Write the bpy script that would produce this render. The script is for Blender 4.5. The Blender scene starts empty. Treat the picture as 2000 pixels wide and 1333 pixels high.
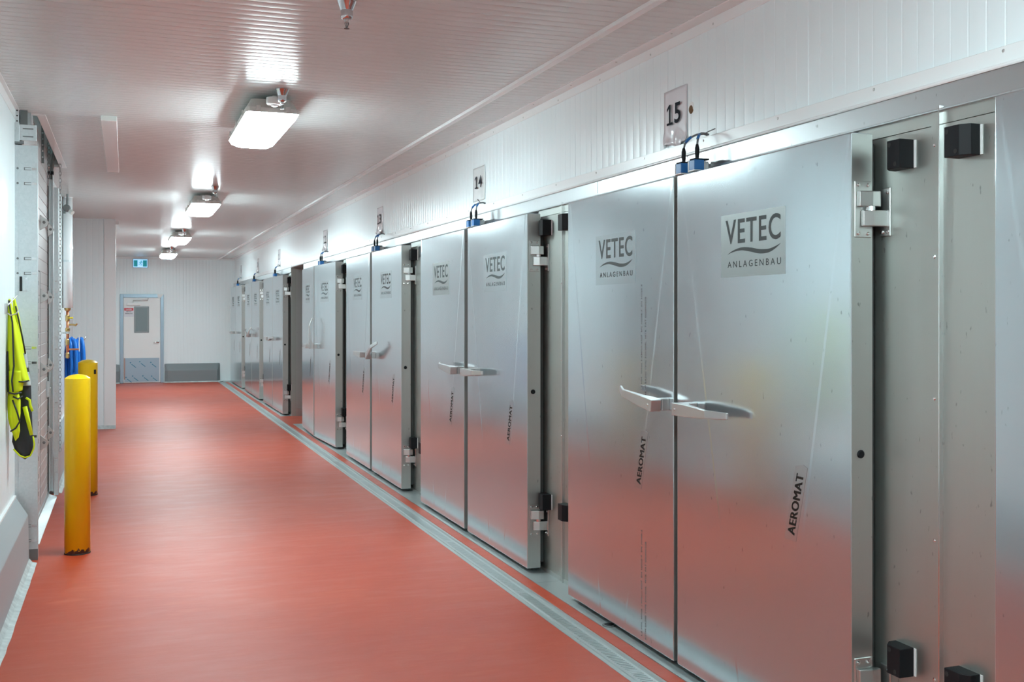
import bpy, bmesh, math, random
from mathutils import Vector, Matrix
R = math.radians
PI = math.pi
random.seed(7)
scn = bpy.context.scene
col = scn.collection

# ------------------------------------------------------------------ camera, world, exposure
cam_data = bpy.data.cameras.new('camera')
cam = bpy.data.objects.new('camera', cam_data)
col.objects.link(cam)
cam.location = (0, 0, 1.65)
cam.rotation_euler = (R(90), 0, -R(19.992))
cam_data.sensor_width = 36.0
cam_data.lens = 36.0 * 2078 / 2000
cam_data.shift_y = -52.5 / 2000
cam_data.clip_start = 0.05
scn.camera = cam
world = bpy.data.worlds.new('world')
scn.world = world
world.use_nodes = True
world.node_tree.nodes['Background'].inputs[0].default_value = (0.8, 0.85, 0.9, 1)
world.node_tree.nodes['Background'].inputs[1].default_value = 0.05
vs = scn.view_settings
vs.view_transform = 'Standard'
vs.look = 'None'
vs.gamma = 1
vs.use_curve_mapping = False
vs.exposure = 0.0
LAMP = 66.0                       # radiance of the diffusers of the ceiling lights
scn.cycles.use_denoising = True
scn.cycles.max_bounces = 10
scn.cycles.diffuse_bounces = 6
scn.cycles.glossy_bounces = 6
scn.cycles.caustics_reflective = True

# ------------------------------------------------------------------ materials
def mat(name, color=(0.8, 0.8, 0.8), rough=0.5, metal=0.0, emit=None, estr=0.0, spec=0.5):
    m = bpy.data.materials.new(name)
    m.use_nodes = True
    b = m.node_tree.nodes['Principled BSDF']
    b.inputs['Base Color'].default_value = (*color, 1)
    b.inputs['Roughness'].default_value = rough
    b.inputs['Metallic'].default_value = metal
    b.inputs['Specular IOR Level'].default_value = spec
    if emit:
        b.inputs['Emission Color'].default_value = (*emit, 1)
        b.inputs['Emission Strength'].default_value = estr
    return m

def N(m, kind, **kw):
    n = m.node_tree.nodes.new(kind)
    for k, v in kw.items():
        setattr(n, k, v)
    return n

def L(m, a, ao, b, bi):
    m.node_tree.links.new(a.outputs[ao], b.inputs[bi])

def coords(m, scale=(1, 1, 1), which='Object'):
    tc = N(m, 'ShaderNodeTexCoord')
    mp = N(m, 'ShaderNodeMapping')
    mp.inputs['Scale'].default_value = scale
    L(m, tc, which, mp, 'Vector')
    return mp

def noise(m, mp, scale, detail=3, rough=0.55):
    n = N(m, 'ShaderNodeTexNoise')
    n.inputs['Scale'].default_value = scale
    n.inputs['Detail'].default_value = detail
    n.inputs['Roughness'].default_value = rough
    L(m, mp, 'Vector', n, 'Vector')
    return n

def ramp(m, src, out, p0, c0, p1, c1):
    r = N(m, 'ShaderNodeValToRGB')
    r.color_ramp.elements[0].position = p0
    r.color_ramp.elements[0].color = (*c0, 1) if len(c0) == 3 else c0
    r.color_ramp.elements[1].position = p1
    r.color_ramp.elements[1].color = (*c1, 1) if len(c1) == 3 else c1
    L(m, src, out, r, 'Fac')
    return r

def rng(m, src, out, a0, a1, b0, b1):
    r = N(m, 'ShaderNodeMapRange')
    for i, v in zip(('From Min', 'From Max', 'To Min', 'To Max'), (a0, a1, b0, b1)):
        r.inputs[i].default_value = v
    L(m, src, out, r, 'Value')
    return r

def bump(m, src, out, strength, dist=0.01, prev=None):
    b = N(m, 'ShaderNodeBump')
    b.inputs['Strength'].default_value = strength
    b.inputs['Distance'].default_value = dist
    L(m, src, out, b, 'Height')
    if prev:
        L(m, prev, 'Normal', b, 'Normal')
    L(m, b, 'Normal', m.node_tree.nodes['Principled BSDF'], 'Normal')
    return b

def P(m):
    return m.node_tree.nodes['Principled BSDF']

# white painted insulated-panel steel, faint orange peel
def paint(name, c, rough, peel=0.0):
    m = mat(name, c, rough)
    if peel:
        bump(m, noise(m, coords(m), 260, 1), 'Fac', peel, 0.001)
    return m
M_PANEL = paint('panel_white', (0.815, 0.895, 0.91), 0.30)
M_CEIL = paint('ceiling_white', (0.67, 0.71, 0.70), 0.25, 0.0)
M_TRIM = paint('trim_white', (0.82, 0.84, 0.84), 0.28)
M_SMOOTHWHITE = mat('smooth_white', (0.80, 0.82, 0.81), 0.35)
M_BACK = mat('backing', (0.30, 0.31, 0.31), 0.7)

# red resin floor
M_FLOOR = mat('floor_red', (0.40, 0.08, 0.05), 0.35, spec=0.5)
mp = coords(M_FLOOR)
fn = noise(M_FLOOR, mp, 0.9, 5, 0.6)
fr = ramp(M_FLOOR, fn, 'Fac', 0.3, (0.44, 0.046, 0.014), 0.72, (0.52, 0.070, 0.025))
mps = coords(M_FLOOR, (1.0, 3.2, 1))
fs = noise(M_FLOOR, mps, 2.2, 6, 0.65)
smask = ramp(M_FLOOR, fs, 'Fac', 0.56, (0, 0, 0), 0.80, (1, 1, 1))
mx = N(M_FLOOR, 'ShaderNodeMixRGB')
mx.inputs['Color2'].default_value = (0.66, 0.23, 0.155, 1)  # pale streaks: roller marks, plus hazy wall reflection put into the colour
sm = N(M_FLOOR, 'ShaderNodeMath', operation='MULTIPLY')
sm.inputs[1].default_value = 0.42
L(M_FLOOR, smask, 'Color', sm, 0)
L(M_FLOOR, sm, 'Value', mx, 'Fac')
L(M_FLOOR, fr, 'Color', mx, 'Color1')
L(M_FLOOR, mx, 'Color', P(M_FLOOR), 'Base Color')
rr = rng(M_FLOOR, fs, 'Fac', 0.3, 0.75, 0.34, 0.46)
L(M_FLOOR, rr, 'Result', P(M_FLOOR), 'Roughness')
fb = noise(M_FLOOR, mp, 330, 3)
b1 = bump(M_FLOOR, fb, 'Fac', 0.25, 0.004)
fb2 = noise(M_FLOOR, mps, 5, 4)
bump(M_FLOOR, fb2, 'Fac', 0.06, 0.02, b1)

# brushed stainless under clear film, with creases and specks
def steel(name, c, r0, r1, film=False, streak=70, metal=1.0):
    m = mat(name, c, r0, metal)
    mpv = coords(m, (1, 1, 0.035))
    st = noise(m, mpv, streak, 4)
    big = noise(m, coords(m), 2.2, 4)
    ad = N(m, 'ShaderNodeMath', operation='ADD')
    L(m, st, 'Fac', ad, 0)
    L(m, big, 'Fac', ad, 1)
    rr = rng(m, ad, 'Value', 0.6, 1.4, r0, r1)
    L(m, rr, 'Result', P(m), 'Roughness')
    spk = noise(m, coords(m, (1, 1, 0.45)), 48, 2)
    sr = ramp(m, spk, 'Fac', 0.70, (0, 0, 0), 0.76, (1, 1, 1))
    mxx = N(m, 'ShaderNodeMixRGB')
    mxx.inputs['Color1'].default_value = (*c, 1)
    mxx.inputs['Color2'].default_value = (c[0] * 0.62, c[1] * 0.62, c[2] * 0.62, 1)
    L(m, sr, 'Color', mxx, 'Fac')
    L(m, mxx, 'Color', P(m), 'Base Color')
    bb = bump(m, st, 'Fac', 0.007, 0.002)
    warp = noise(m, coords(m, (1, 1.0, 0.35)), 2.6, 2)
    bb = bump(m, warp, 'Fac', 0.04, 0.02, bb)
    if film:
        tc = N(m, 'ShaderNodeTexCoord')
        sp = N(m, 'ShaderNodeSeparateXYZ')
        oi = N(m, 'ShaderNodeObjectInfo')
        L(m, tc, 'Object', sp, 'Vector')
        last = None
        # crease lines  |y| = a + b z  (+ random shift per leaf)
        for a, b, w, k in ((0.74, 0.225, 0.014, 0.05), (0.47, -0.186, 0.014, 0.05)):
            ab = N(m, 'ShaderNodeMath', operation='ABSOLUTE')
            L(m, sp, 'Y', ab, 0)
            mz = N(m, 'ShaderNodeMath', operation='MULTIPLY_ADD')
            mz.inputs[1].default_value = -b
            L(m, sp, 'Z', mz, 0)
            L(m, ab, 'Value', mz, 2)
            rs = N(m, 'ShaderNodeMath', operation='MULTIPLY_ADD')
            rs.inputs[1].default_value = k
            L(m, oi, 'Random', rs, 0)
            L(m, mz, 'Value', rs, 2)
            sb = N(m, 'ShaderNodeMath', operation='SUBTRACT')
            L(m, rs, 'Value', sb, 0)
            sb.inputs[1].default_value = a
            # one-sided step: film lifted on one side of the crease
            pr = rng(m, sb, 'Value', 0, w, 0, 1)
            pr2 = rng(m, sb, 'Value', w, w * 12, 0, 1)
            df = N(m, 'ShaderNodeMath', operation='SUBTRACT')
            L(m, pr, 'Result', df, 0)
            L(m, pr2, 'Result', df, 1)
            if last is None:
                last = df
            else:
                s2 = N(m, 'ShaderNodeMath', operation='ADD')
                L(m, last, 'Value', s2, 0)
                L(m, df, 'Value', s2, 1)
                last = s2
        bump(m, last, 'Value', 0.12, 0.004, bb)
    return m
M_DOOR = steel('door_steel', (0.575, 0.645, 0.675), 0.15, 0.19, True, 70, 0.91)
M_EDGE = steel('edge_steel', (0.56, 0.575, 0.56), 0.40, 0.48)
M_FRAME = steel('frame_steel', (0.51, 0.54, 0.51), 0.40, 0.48)
M_HEADER = steel('header_steel', (0.60, 0.63, 0.64), 0.30, 0.38)
M_CAST = mat('cast_steel', (0.60, 0.61, 0.60), 0.36, 1.0)
M_SHINY = mat('polished_steel', (0.72, 0.73, 0.73), 0.14, 1.0)
M_DRAIN = steel('drain_steel', (0.48, 0.53, 0.53), 0.35, 0.45, False, 70, 0.6)
M_GAL = mat('galvanized', (0.60, 0.66, 0.675), 0.42, 0.85)
vo = N(M_GAL, 'ShaderNodeTexVoronoi')
vo.inputs['Scale'].default_value = 75
L(M_GAL, coords(M_GAL), 'Vector', vo, 'Vector')
gr = ramp(M_GAL, vo, 'Color', 0.0, (0.58, 0.645, 0.66), 1.0, (0.65, 0.71, 0.725))
L(M_GAL, gr, 'Color', P(M_GAL), 'Base Color')
M_GALDARK = mat('dull_steel', (0.20, 0.22, 0.22), 0.55, 0.6)
M_CHAIN = mat('chain_steel', (0.33, 0.35, 0.35), 0.45, 0.8)
M_BLACK = mat('black_rubber', (0.006, 0.007, 0.009), 0.55, spec=0.25)
M_GASKET = mat('gasket', (0.05, 0.055, 0.053), 0.6)
M_DARK = mat('dark_void', (0.02, 0.02, 0.02), 0.8)
M_BLUE = mat('sensor_blue', (0.012, 0.14, 0.40), 0.4)
M_BLUEHOSE = mat('hose_blue', (0.006, 0.17, 0.62), 0.35)
M_CABLE = mat('cable_grey', (0.16, 0.18, 0.19), 0.5)
M_INK = mat('logo_ink', (0.06, 0.075, 0.075), 0.55, spec=0.3)
M_INK2 = mat('name_ink', (0.018, 0.015, 0.012), 0.6, spec=0.2)
M_INK3 = mat('print_ink', (0.24, 0.26, 0.265), 0.35, 0.5)
M_NUM = mat('number_ink', (0.02, 0.026, 0.034), 0.85, spec=0.15)
M_PAPER = mat('sheet_paper', (0.74, 0.73, 0.76), 0.2)
M_CLEARPAPER = mat('sheet_pale', (0.70, 0.72, 0.72), 0.2)
M_STICKER = mat('logo_sheet', (0.39, 0.425, 0.42), 0.30, 0.85)
M_STICKER2 = mat('logo_sheet_pale', (0.51, 0.575, 0.595), 0.22, 0.90)
M_YELLOW = mat('bollard_yellow', (0.74, 0.40, 0.006), 0.3)
mpy = coords(M_YELLOW)
yn = noise(M_YELLOW, mpy, 24, 4)
spz = N(M_YELLOW, 'ShaderNodeSeparateXYZ')
L(M_YELLOW, mpy, 'Vector', spz, 'Vector')
hz = rng(M_YELLOW, spz, 'Z', 0.0, 0.075, 0.33, -0.08)
hs = N(M_YELLOW, 'ShaderNodeMath', operation='ADD')
L(M_YELLOW, yn, 'Fac', hs, 0)
L(M_YELLOW, hz, 'Result', hs, 1)
hr = ramp(M_YELLOW, hs, 'Value', 0.70, (0, 0, 0), 0.72, (1, 1, 1))
ym = N(M_YELLOW, 'ShaderNodeMixRGB')
ym.inputs['Color1'].default_value = (0.92, 0.61, 0.004, 1)
ym.inputs['Color2'].default_value = (0.11, 0.07, 0.055, 1)
L(M_YELLOW, hr, 'Color', ym, 'Fac')
L(M_YELLOW, ym, 'Color', P(M_YELLOW), 'Base Color')
M_CURB = mat('curb_grey', (0.37, 0.42, 0.44), 0.42)
bump(M_CURB, noise(M_CURB, coords(M_CURB), 60, 3), 'Fac', 0.08, 0.004)
M_CURBFAR = mat('curb_far_grey', (0.21, 0.24, 0.25), 0.5)
M_COVE = mat('cove_grey', (0.50, 0.56, 0.56), 0.5)
cn = noise(M_COVE, coords(M_COVE), 18, 5)
cr = ramp(M_COVE, cn, 'Fac', 0.35, (0.40, 0.45, 0.45), 0.7, (0.60, 0.66, 0.65))
L(M_COVE, cr, 'Color', P(M_COVE), 'Base Color')
M_HIVIS = mat('hivis_yellow', (0.66, 0.78, 0.0), 0.7)
bump(M_HIVIS, noise(M_HIVIS, coords(M_HIVIS), 900, 1), 'Fac', 0.15, 0.001)
M_VESTBLACK = mat('vest_black', (0.014, 0.018, 0.02), 0.55)
M_REFLECT = mat('reflective_tape', (0.42, 0.47, 0.48), 0.35)
M_COPPER = mat('copper', (0.60, 0.27, 0.15), 0.32, 1.0)
M_BRASS = mat('brass', (0.55, 0.38, 0.16), 0.32, 1.0)
M_PIPE = mat('pipe_jacket', (0.80, 0.82, 0.83), 0.12)
M_LENS = mat('lamp_diffuser', (0.9, 0.9, 0.9), 0.3, emit=(0.78, 0.965, 1.0), estr=LAMP)
M_HOUSING = mat('lamp_housing', (0.66, 0.67, 0.64), 0.4)
M_CHROME = mat('chrome', (0.62, 0.64, 0.66), 0.12, 1.0)
M_TEAL = mat('exit_green', (0.0, 0.20, 0.20), 0.4, emit=(0.0, 0.16, 0.20), estr=0.9)
M_EXITLIGHT = mat('exit_white', (0.5, 0.7, 0.85), 0.4, emit=(0.28, 0.62, 1.0), estr=0.9)
M_FILM = mat('blue_film_steel', (0.34, 0.46, 0.545), 0.3, 0.4)
M_FILMMARK = mat('film_mark', (0.06, 0.22, 0.33), 0.5)
M_BARE = mat('bare_steel', (0.36, 0.24, 0.21), 0.35, 0.5)
M_GLASS = mat('door_glass', (0.20, 0.255, 0.265), 0.12)
M_WINFRAME = mat('window_rubber', (0.25, 0.29, 0.30), 0.5)
M_RED = mat('sign_red', (0.62, 0.02, 0.03), 0.4)
M_SIGN = mat('sign_white', (0.70, 0.70, 0.74), 0.4)
M_SHAFT = mat('shaft_teal', (0.34, 0.46, 0.47), 0.6)
M_SECTION = paint('section_white', (0.66, 0.66, 0.66), 0.45)
M_FOAM = mat('foam_brown', (0.16, 0.09, 0.04), 0.9)
M_YELTAG = mat('valve_yellow', (0.75, 0.60, 0.03), 0.4)
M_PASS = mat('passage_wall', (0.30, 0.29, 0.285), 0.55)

# ------------------------------------------------------------------ helpers
class MB:
    def __init__(s):
        s.bm = bmesh.new()

    def box(s, x0, x1, y0, y1, z0, z1):
        v = [s.bm.verts.new((x, y, z)) for x in (x0, x1) for y in (y0, y1) for z in (z0, z1)]
        for f in ((0, 1, 3, 2), (4, 6, 7, 5), (0, 4, 5, 1), (2, 3, 7, 6), (0, 2, 6, 4), (1, 5, 7, 3)):
            s.bm.faces.new([v[i] for i in f])
        return s

    def prism(s, poly, fn, a, b):
        """poly of (u,v); fn(u,v,w)->xyz ; extruded from w=a to w=b"""
        A = [s.bm.verts.new(fn(u, v, a)) for u, v in poly]
        B = [s.bm.verts.new(fn(u, v, b)) for u, v in poly]
        n = len(poly)
        for i in range(n):
            j = (i + 1) % n
            s.bm.faces.new((A[i], A[j], B[j], B[i]))
        s.bm.faces.new(A[::-1])
        s.bm.faces.new(B)
        return s

    def profile(s, pts, fn, a, b):
        """open profile strip"""
        A = [s.bm.verts.new(fn(u, v, a)) for u, v in pts]
        B = [s.bm.verts.new(fn(u, v, b)) for u, v in pts]
        for i in range(len(pts) - 1):
            s.bm.faces.new((A[i], A[i + 1], B[i + 1], B[i]))
        return s

    def rings(s, rings, cap=True, closed=True):
        prev = None
        first = None
        for r in rings:
            vs_ = [s.bm.verts.new(p) for p in r]
            if prev:
                n = len(vs_)
                for i in range(n if closed else n - 1):
                    j = (i + 1) % n
                    s.bm.faces.new((prev[i], prev[j], vs_[j], vs_[i]))
            else:
                first = vs_
            prev = vs_
        if cap and closed:
            s.bm.faces.new(first[::-1])
            s.bm.faces.new(prev)
        return s

    def lathe(s, prof, c=(0, 0, 0), axis='z', n=20):
        """prof of (r, h)"""
        out = []
        for r, h in prof:
            ring = []
            for i in range(n):
                a = 2 * PI * i / n
                p = (r * math.cos(a), r * math.sin(a), h)
                if axis == 'x':
                    p = (p[2], p[0], p[1])
                elif axis == 'y':
                    p = (p[1], p[2], p[0])
                ring.append((c[0] + p[0], c[1] + p[1], c[2] + p[2]))
            out.append(ring)
        return s.rings(out)

    def tube(s, pts, r, n=8, cap=True):
        pts = [Vector(p) for p in pts]
        out = []
        up = Vector((0.13, 0.21, 0.97)).normalized()
        t0 = None
        for i, p in enumerate(pts):
            a = pts[max(i - 1, 0)]
            b = pts[min(i + 1, len(pts) - 1)]
            t = (b - a).normalized()
            if t0 is None:
                u = t.cross(up)
                if u.length < 0.1:
                    u = t.cross(Vector((1, 0, 0)))
                u.normalize()
            else:
                u = (u - t * u.dot(t)).normalized()
            t0 = t
            w = t.cross(u)
            rr_ = r[i] if isinstance(r, (list, tuple)) else r
            out.append([p + (u * math.cos(2 * PI * k / n) + w * math.sin(2 * PI * k / n)) * rr_ for k in range(n)])
        return s.rings(out, cap)

    def mesh(s, name, m, smooth=False, bevel=0.0, seg=2):
        if bevel > 0:
            bmesh.ops.recalc_face_normals(s.bm, faces=s.bm.faces)
            eds = [e for e in s.bm.edges if len(e.link_faces) == 2 and e.calc_face_angle(0) > R(30)]
            bmesh.ops.bevel(s.bm, geom=eds, offset=bevel, segments=seg, profile=0.5, affect='EDGES')
        bmesh.ops.recalc_face_normals(s.bm, faces=s.bm.faces)
        me = bpy.data.meshes.new(name)
        s.bm.to_mesh(me)
        s.bm.free()
        me.materials.append(m)
        if smooth:
            for p in me.polygons:
                p.use_smooth = True
        return me

    def build(s, name, m, parent=None, smooth=False, bevel=0.0, seg=2, loc=None, rot=None):
        return put(name, s.mesh(name, m, smooth, bevel, seg), parent, loc, rot)

def put(name, me, parent=None, loc=None, rot=None):
    o = bpy.data.objects.new(name, me)
    col.objects.link(o)
    if parent:
        o.parent = parent
    if loc:
        o.location = loc
    if rot:
        o.rotation_euler = rot
    return o

def tag(o, label=None, cat=None, group=None, kind=None):
    if label:
        o['label'] = label
    if cat:
        o['category'] = cat
    if group:
        o['group'] = group
    if kind:
        o['kind'] = kind
    return o

def empty(name, loc=(0, 0, 0), rz=0.0):
    o = bpy.data.objects.new(name, None)
    o.empty_display_size = 0.1
    col.objects.link(o)
    o.location = loc
    o.rotation_euler = (0, 0, rz)
    return o

def thing(name, label, cat, loc=(0, 0, 0), rz=0.0, group=None):
    return tag(empty(name, loc, rz), label, cat, group)

def struct(o, label, cat='wall'):
    return tag(o, label, cat, None, 'structure')

_text = {}
def text_poly(body, bold=0.0, spacing=1.0):
    """outline font -> mesh data with bounding box 0..1 in x and y"""
    key = (body, bold, spacing)
    if key in _text:
        return _text[key]
    cu = bpy.data.curves.new('lettering', 'FONT')
    cu.body = body
    cu.offset = bold
    cu.space_character = spacing
    cu.resolution_u = 4
    cu.fill_mode = 'FRONT'
    ob = bpy.data.objects.new('lettering_tmp', cu)
    col.objects.link(ob)
    dg = bpy.context.evaluated_depsgraph_get()
    me = bpy.data.meshes.new_from_object(ob.evaluated_get(dg))
    xs = [v.co.x for v in me.vertices]
    ys = [v.co.y for v in me.vertices]
    x0, x1, y0, y1 = min(xs), max(xs), min(ys), max(ys)
    V = [((v.co.x - x0) / (x1 - x0), (v.co.y - y0) / (y1 - y0)) for v in me.vertices]
    F = [list(p.vertices) for p in me.polygons]
    bpy.data.objects.remove(ob)
    bpy.data.meshes.remove(me)
    _text[key] = (V, F)
    return V, F

def text_mesh(name, body, fn, m, bold=0.0, spacing=1.0, thick=0.0):
    """fn(u,v) -> xyz, u and v in 0..1"""
    V, F = text_poly(body, bold, spacing)
    if thick:
        n_ = len(V)
        V = [(u - thick, v) for u, v in V] + [(u + thick, v) for u, v in V]
        F = F + [[i + n_ for i in f] for f in F]
    me = bpy.data.meshes.new(name)
    me.from_pydata([fn(u, v) for u, v in V], [], F)
    me.materials.append(m)
    return me

PITCH = 1.16 / 15

def ribbed(width, length, name, m, dep=0.0014, pitch=PITCH, sag=0.0009):
    """panel face with shallow grooves; local x along the grooves (0..length), y across (0..width), face at z=0, body z -0.02"""
    b = MB()
    pts = [(0, -0.02), (0.0, -0.004), (0.004, 0)]
    k = 1
    prev = 0.004
    def crown(a, c):
        return [(a + (c - a) * f_, sag * (1 - (2 * f_ - 1) ** 2)) for f_ in (0.17, 0.34, 0.5, 0.66, 0.83)]
    while k * pitch < width - 0.02:
        y = k * pitch
        pts += crown(prev, y - 0.0045) if sag else []
        pts += [(y - 0.0045, 0), (y - 0.002, -dep), (y + 0.002, -dep), (y + 0.0045, 0)]
        prev = y + 0.0045
        k += 1
    pts += crown(prev, width - 0.004) if sag else []
    pts += [(width - 0.004, 0), (width, -0.004), (width, -0.02)]
    b.profile(pts, lambda u, v, w: (w, u, v), 0, length)
    return b.mesh(name, m)

def place_panel(me, parent, origin, xdir, ydir):
    """orient panel: local x->xdir, y->ydir, z->cross"""
    x, y = Vector(xdir), Vector(ydir)
    z = x.cross(y)
    mtx = Matrix((x, y, z)).transposed().to_4x4()
    mtx.translation = Vector(origin)
    o = put('panel', me, parent)
    o.matrix_local = mtx
    return o

Y0, Y1 = -6.0, 27.0              # corridor extent
XL, XR = -0.69, 2.545            # left wall face, upper right wall face
ZC = 3.02                        # ceiling height
XF = 2.525                       # stainless frame face
XD = 2.40                        # door faces
PASS0, PASS1 = 16.08, 17.36      # open passage between the freezers

# ------------------------------------------------------------------ floor
b = MB()
b.box(-0.95, 2.132, Y0, Y1 + 0.2, -0.06, 0.0)
b.box(2.284, 2.358, Y0, Y1, -0.06, 0.004)
b.box(-0.95, 5.3, Y0 - 0.2, Y1 + 0.2, -0.20, -0.121)  # added slab below, keeps world light from leaking up through the drain
b.box(2.358, 2.60, PASS0, PASS1, -0.06, 0.004)
b.box(2.60, 5.2, PASS0 - 0.4, PASS1 + 0.4, -0.06, 0.004)
floor = struct(b.build('floor', M_FLOOR), 'glossy red resin floor running the length of the corridor', 'floor')

# ------------------------------------------------------------------ ceiling
b = MB()
b.box(-0.30, 2.75, Y0, Y1 + 0.2, ZC + 0.019, ZC + 0.12)
b.box(-0.95, -0.30, Y0, 8.0, ZC + 0.019, ZC + 0.12)
b.box(-0.95, -0.30, 10.74, Y1 + 0.2, ZC + 0.019, ZC + 0.12)
ceiling = struct(b.build('ceiling', M_BACK), 'white ribbed panel ceiling with pink floor light', 'ceiling')
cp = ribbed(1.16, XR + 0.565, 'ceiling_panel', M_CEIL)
k0 = -9
y = 5.07 + 1.16 * k0
while y < Y1:
    place_panel(cp, ceiling, (-0.565, y + 1.16, ZC), (1, 0, 0), (0, -1, 0))
    y += 1.16
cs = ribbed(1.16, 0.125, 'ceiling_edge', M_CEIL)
y = 8.0 - 1.16
while y > Y0:
    place_panel(cs, ceiling, (-0.69, y + 1.16, ZC), (1, 0, 0), (0, -1, 0))
    y -= 1.16
y = 10.74
while y < Y1:
    place_panel(cs, ceiling, (-0.69, y + 1.16, ZC), (1, 0, 0), (0, -1, 0))
    y += 1.16

# ------------------------------------------------------------------ walls
# upper right wall
b = MB()
b.box(2.562, 2.75, Y0, PASS0, 0, ZC + 0.02)
b.box(2.562, 2.75, PASS1, Y1 + 0.2, 0, ZC + 0.02)
b.box(2.562, 2.75, PASS0, PASS1, 2.42, ZC + 0.02)
wall_right = struct(b.build('wall_right', M_BACK), 'right wall of stainless freezer fronts under white ribbed panels', 'wall')
up = ribbed(1.16, ZC - 2.40, 'upper_panel', M_PANEL)
y = 3.56 - 1.16 * 8
while y < Y1:
    place_panel(up, wall_right, (XR, y + 1.16, 2.40), (0, 0, 1), (0, -1, 0)) if False else place_panel(up, wall_right, (XR, y, 2.40), (0, 0, 1), (0, 1, 0))
    y += 1.16
# far wall
b = MB()
b.box(-0.95, 2.75, Y1 + 0.018, Y1 + 0.2, 0, ZC + 0.02)
wall_far = struct(b.build('wall_far', M_BACK), 'far white ribbed end wall with the exit door', 'wall')
fp = ribbed(1.16, ZC, 'far_panel', M_PANEL)
for x in (-0.98, 0.18, 1.34):
    place_panel(fp, wall_far, (x, Y1, 0), (0, 0, 1), (-1, 0, 0)).location.x = x + 1.16
fp2 = ribbed(0.07, ZC, 'far_panel_strip', M_PANEL)
place_panel(fp2, wall_far, (2.57, Y1, 0), (0, 0, 1), (-1, 0, 0))
# left wall
b = MB()
b.box(-0.95, XL - 0.018, Y0, Y1 + 0.2, 0, ZC + 1.6)
wall_left = struct(b.build('wall_left', M_BACK), 'white ribbed left wall along the corridor', 'wall')
lp = ribbed(1.16, ZC, 'left_panel', M_PANEL)
y = 7.84 - 1.16 * 12
while y < Y1:
    if y + 1.16 < 7.9 or y > 10.2:
        place_panel(lp, wall_left, (XL, y + 1.16, 0), (0, 0, 1), (0, -1, 0))
    y += 1.16
lw = MB()
lw.box(XL - 0.017, XL - 0.003, 7.7, 10.5, 0, 4.5)
lw.build('panel', M_SHAFT, wall_left)
# back wall behind the camera
wall_back = struct(MB().box(-0.95, 2.75, Y0 - 0.2, Y0, 0, ZC + 0.1).build('wall_back', M_PANEL), 'white wall closing the corridor behind the camera', 'wall')
# pier projecting from the left wall
wall_pier = struct(MB().box(XL - 0.02, -0.133, 16.40, 17.0, 0, ZC).build('wall_pier', M_PANEL), 'white panel pier jutting from the left wall beyond the bollards', 'wall')
pp = ribbed(0.43, ZC, 'pier_panel', M_PANEL)
place_panel(pp, wall_pier, (-0.285, 16.382, 0), (0, 0, 1), (-1, 0, 0))
MB().box(-0.282, -0.125, 16.376, 16.40, 0, ZC).box(-0.133, -0.125, 16.40, 17.0, 0, ZC).build('corner_trim', M_TRIM, wall_pier)
MB().prism([(0, 0), (0.03, 0), (0.008, 0.03), (0, 0.05)], lambda u, v, w: (w, 16.377 - u, v), XL, -0.125).build('base_cove', M_COVE, wall_pier)
MB().box(-0.125, -0.085, 16.36, 16.42, 2.945, 2.985).build('corner_cap', M_TRIM, wall_pier)
# passage behind the doors
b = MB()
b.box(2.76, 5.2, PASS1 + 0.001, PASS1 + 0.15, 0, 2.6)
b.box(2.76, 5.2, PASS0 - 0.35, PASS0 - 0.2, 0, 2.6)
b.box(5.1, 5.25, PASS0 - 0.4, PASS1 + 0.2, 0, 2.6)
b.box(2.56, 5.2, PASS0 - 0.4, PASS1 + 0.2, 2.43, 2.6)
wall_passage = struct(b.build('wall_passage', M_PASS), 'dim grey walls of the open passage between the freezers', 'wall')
MB().box(XF - 0.002, 2.60, PASS1 - 0.006, PASS1 + 0.004, 0, 2.43).box(XF, 2.76, PASS0 - 0.004, PASS0 + 0.006, 0, 2.43).build('jamb_lining', M_FRAME, wall_passage)
MB().box(2.60, 2.76, PASS1 - 0.004, PASS1 + 0.004, 0.10, 2.43).build('jamb_lining', M_EDGE, wall_passage)
MB().box(2.60, 2.74, PASS1 - 0.02, PASS1, 0.0, 0.13).build('kick_plate', M_CAST, wall_passage)
MB().box(XF, 2.76, PASS0, PASS1, 2.40, 2.412).build('head_lining', M_FRAME, wall_passage)

# ------------------------------------------------------------------ trims
tn = [0]
def trim(b, label, m=M_TRIM, bev=0.0015):
    tn[0] += 1
    return struct(b.build('trim_%d' % tn[0], m, bevel=bev, seg=1), label, 'trim')
def screws(parent, pts, axis, r=0.006):
    s = MB()
    for p in pts:
        pr = [(r, 0), (r, 0.0015), (r * 0.6, 0.003)]
        if axis == '-x':
            pr = [(r_, -h) for r_, h in pr]
            s.lathe(pr, p, 'x', 6)
        else:
            pr = [(r_, -h) for r_, h in pr]
            s.lathe(pr, p, 'z', 6)
    o = s.build('screws', M_CAST, parent)
    o['kind'] = 'stuff'
t = trim(MB().box(2.15, 2.188, Y0, Y1, 2.998, ZC), 'slim raised white batten along the right side of the ceiling')
t = trim(MB().box(2.468, 2.547, Y0, Y1, ZC - 0.004, ZC + 0.001), 'flat white corner flange on the ceiling above the freezers')
screws(t, [(2.50, y_ * 0.62 + 1.5, ZC - 0.004) for y_ in range(0, 30)], '-z')
t = trim(MB().box(2.541, 2.547, Y0, Y1, 2.966, ZC - 0.004), 'flat white corner flange on top of the right wall')
screws(t, [(2.541, y_ * 0.62 + 1.8, 2.985) for y_ in range(0, 30)], '-x')
b = MB()
b.prism([(0, 0), (0.012, -0.004), (0.030, -0.002), (0.034, -0.010), (0.030, -0.014), (0.022, -0.011), (0.008, -0.006), (0.008, -0.012)],
        lambda u, v, w: (2.534 - v * 0 - (0.0 if u < 0.01 else 0.0) + 0, w, 0), 0, 0.001) if False else None
b.box(2.531, 2.547, Y0, Y1, 2.418, 2.473)
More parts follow.
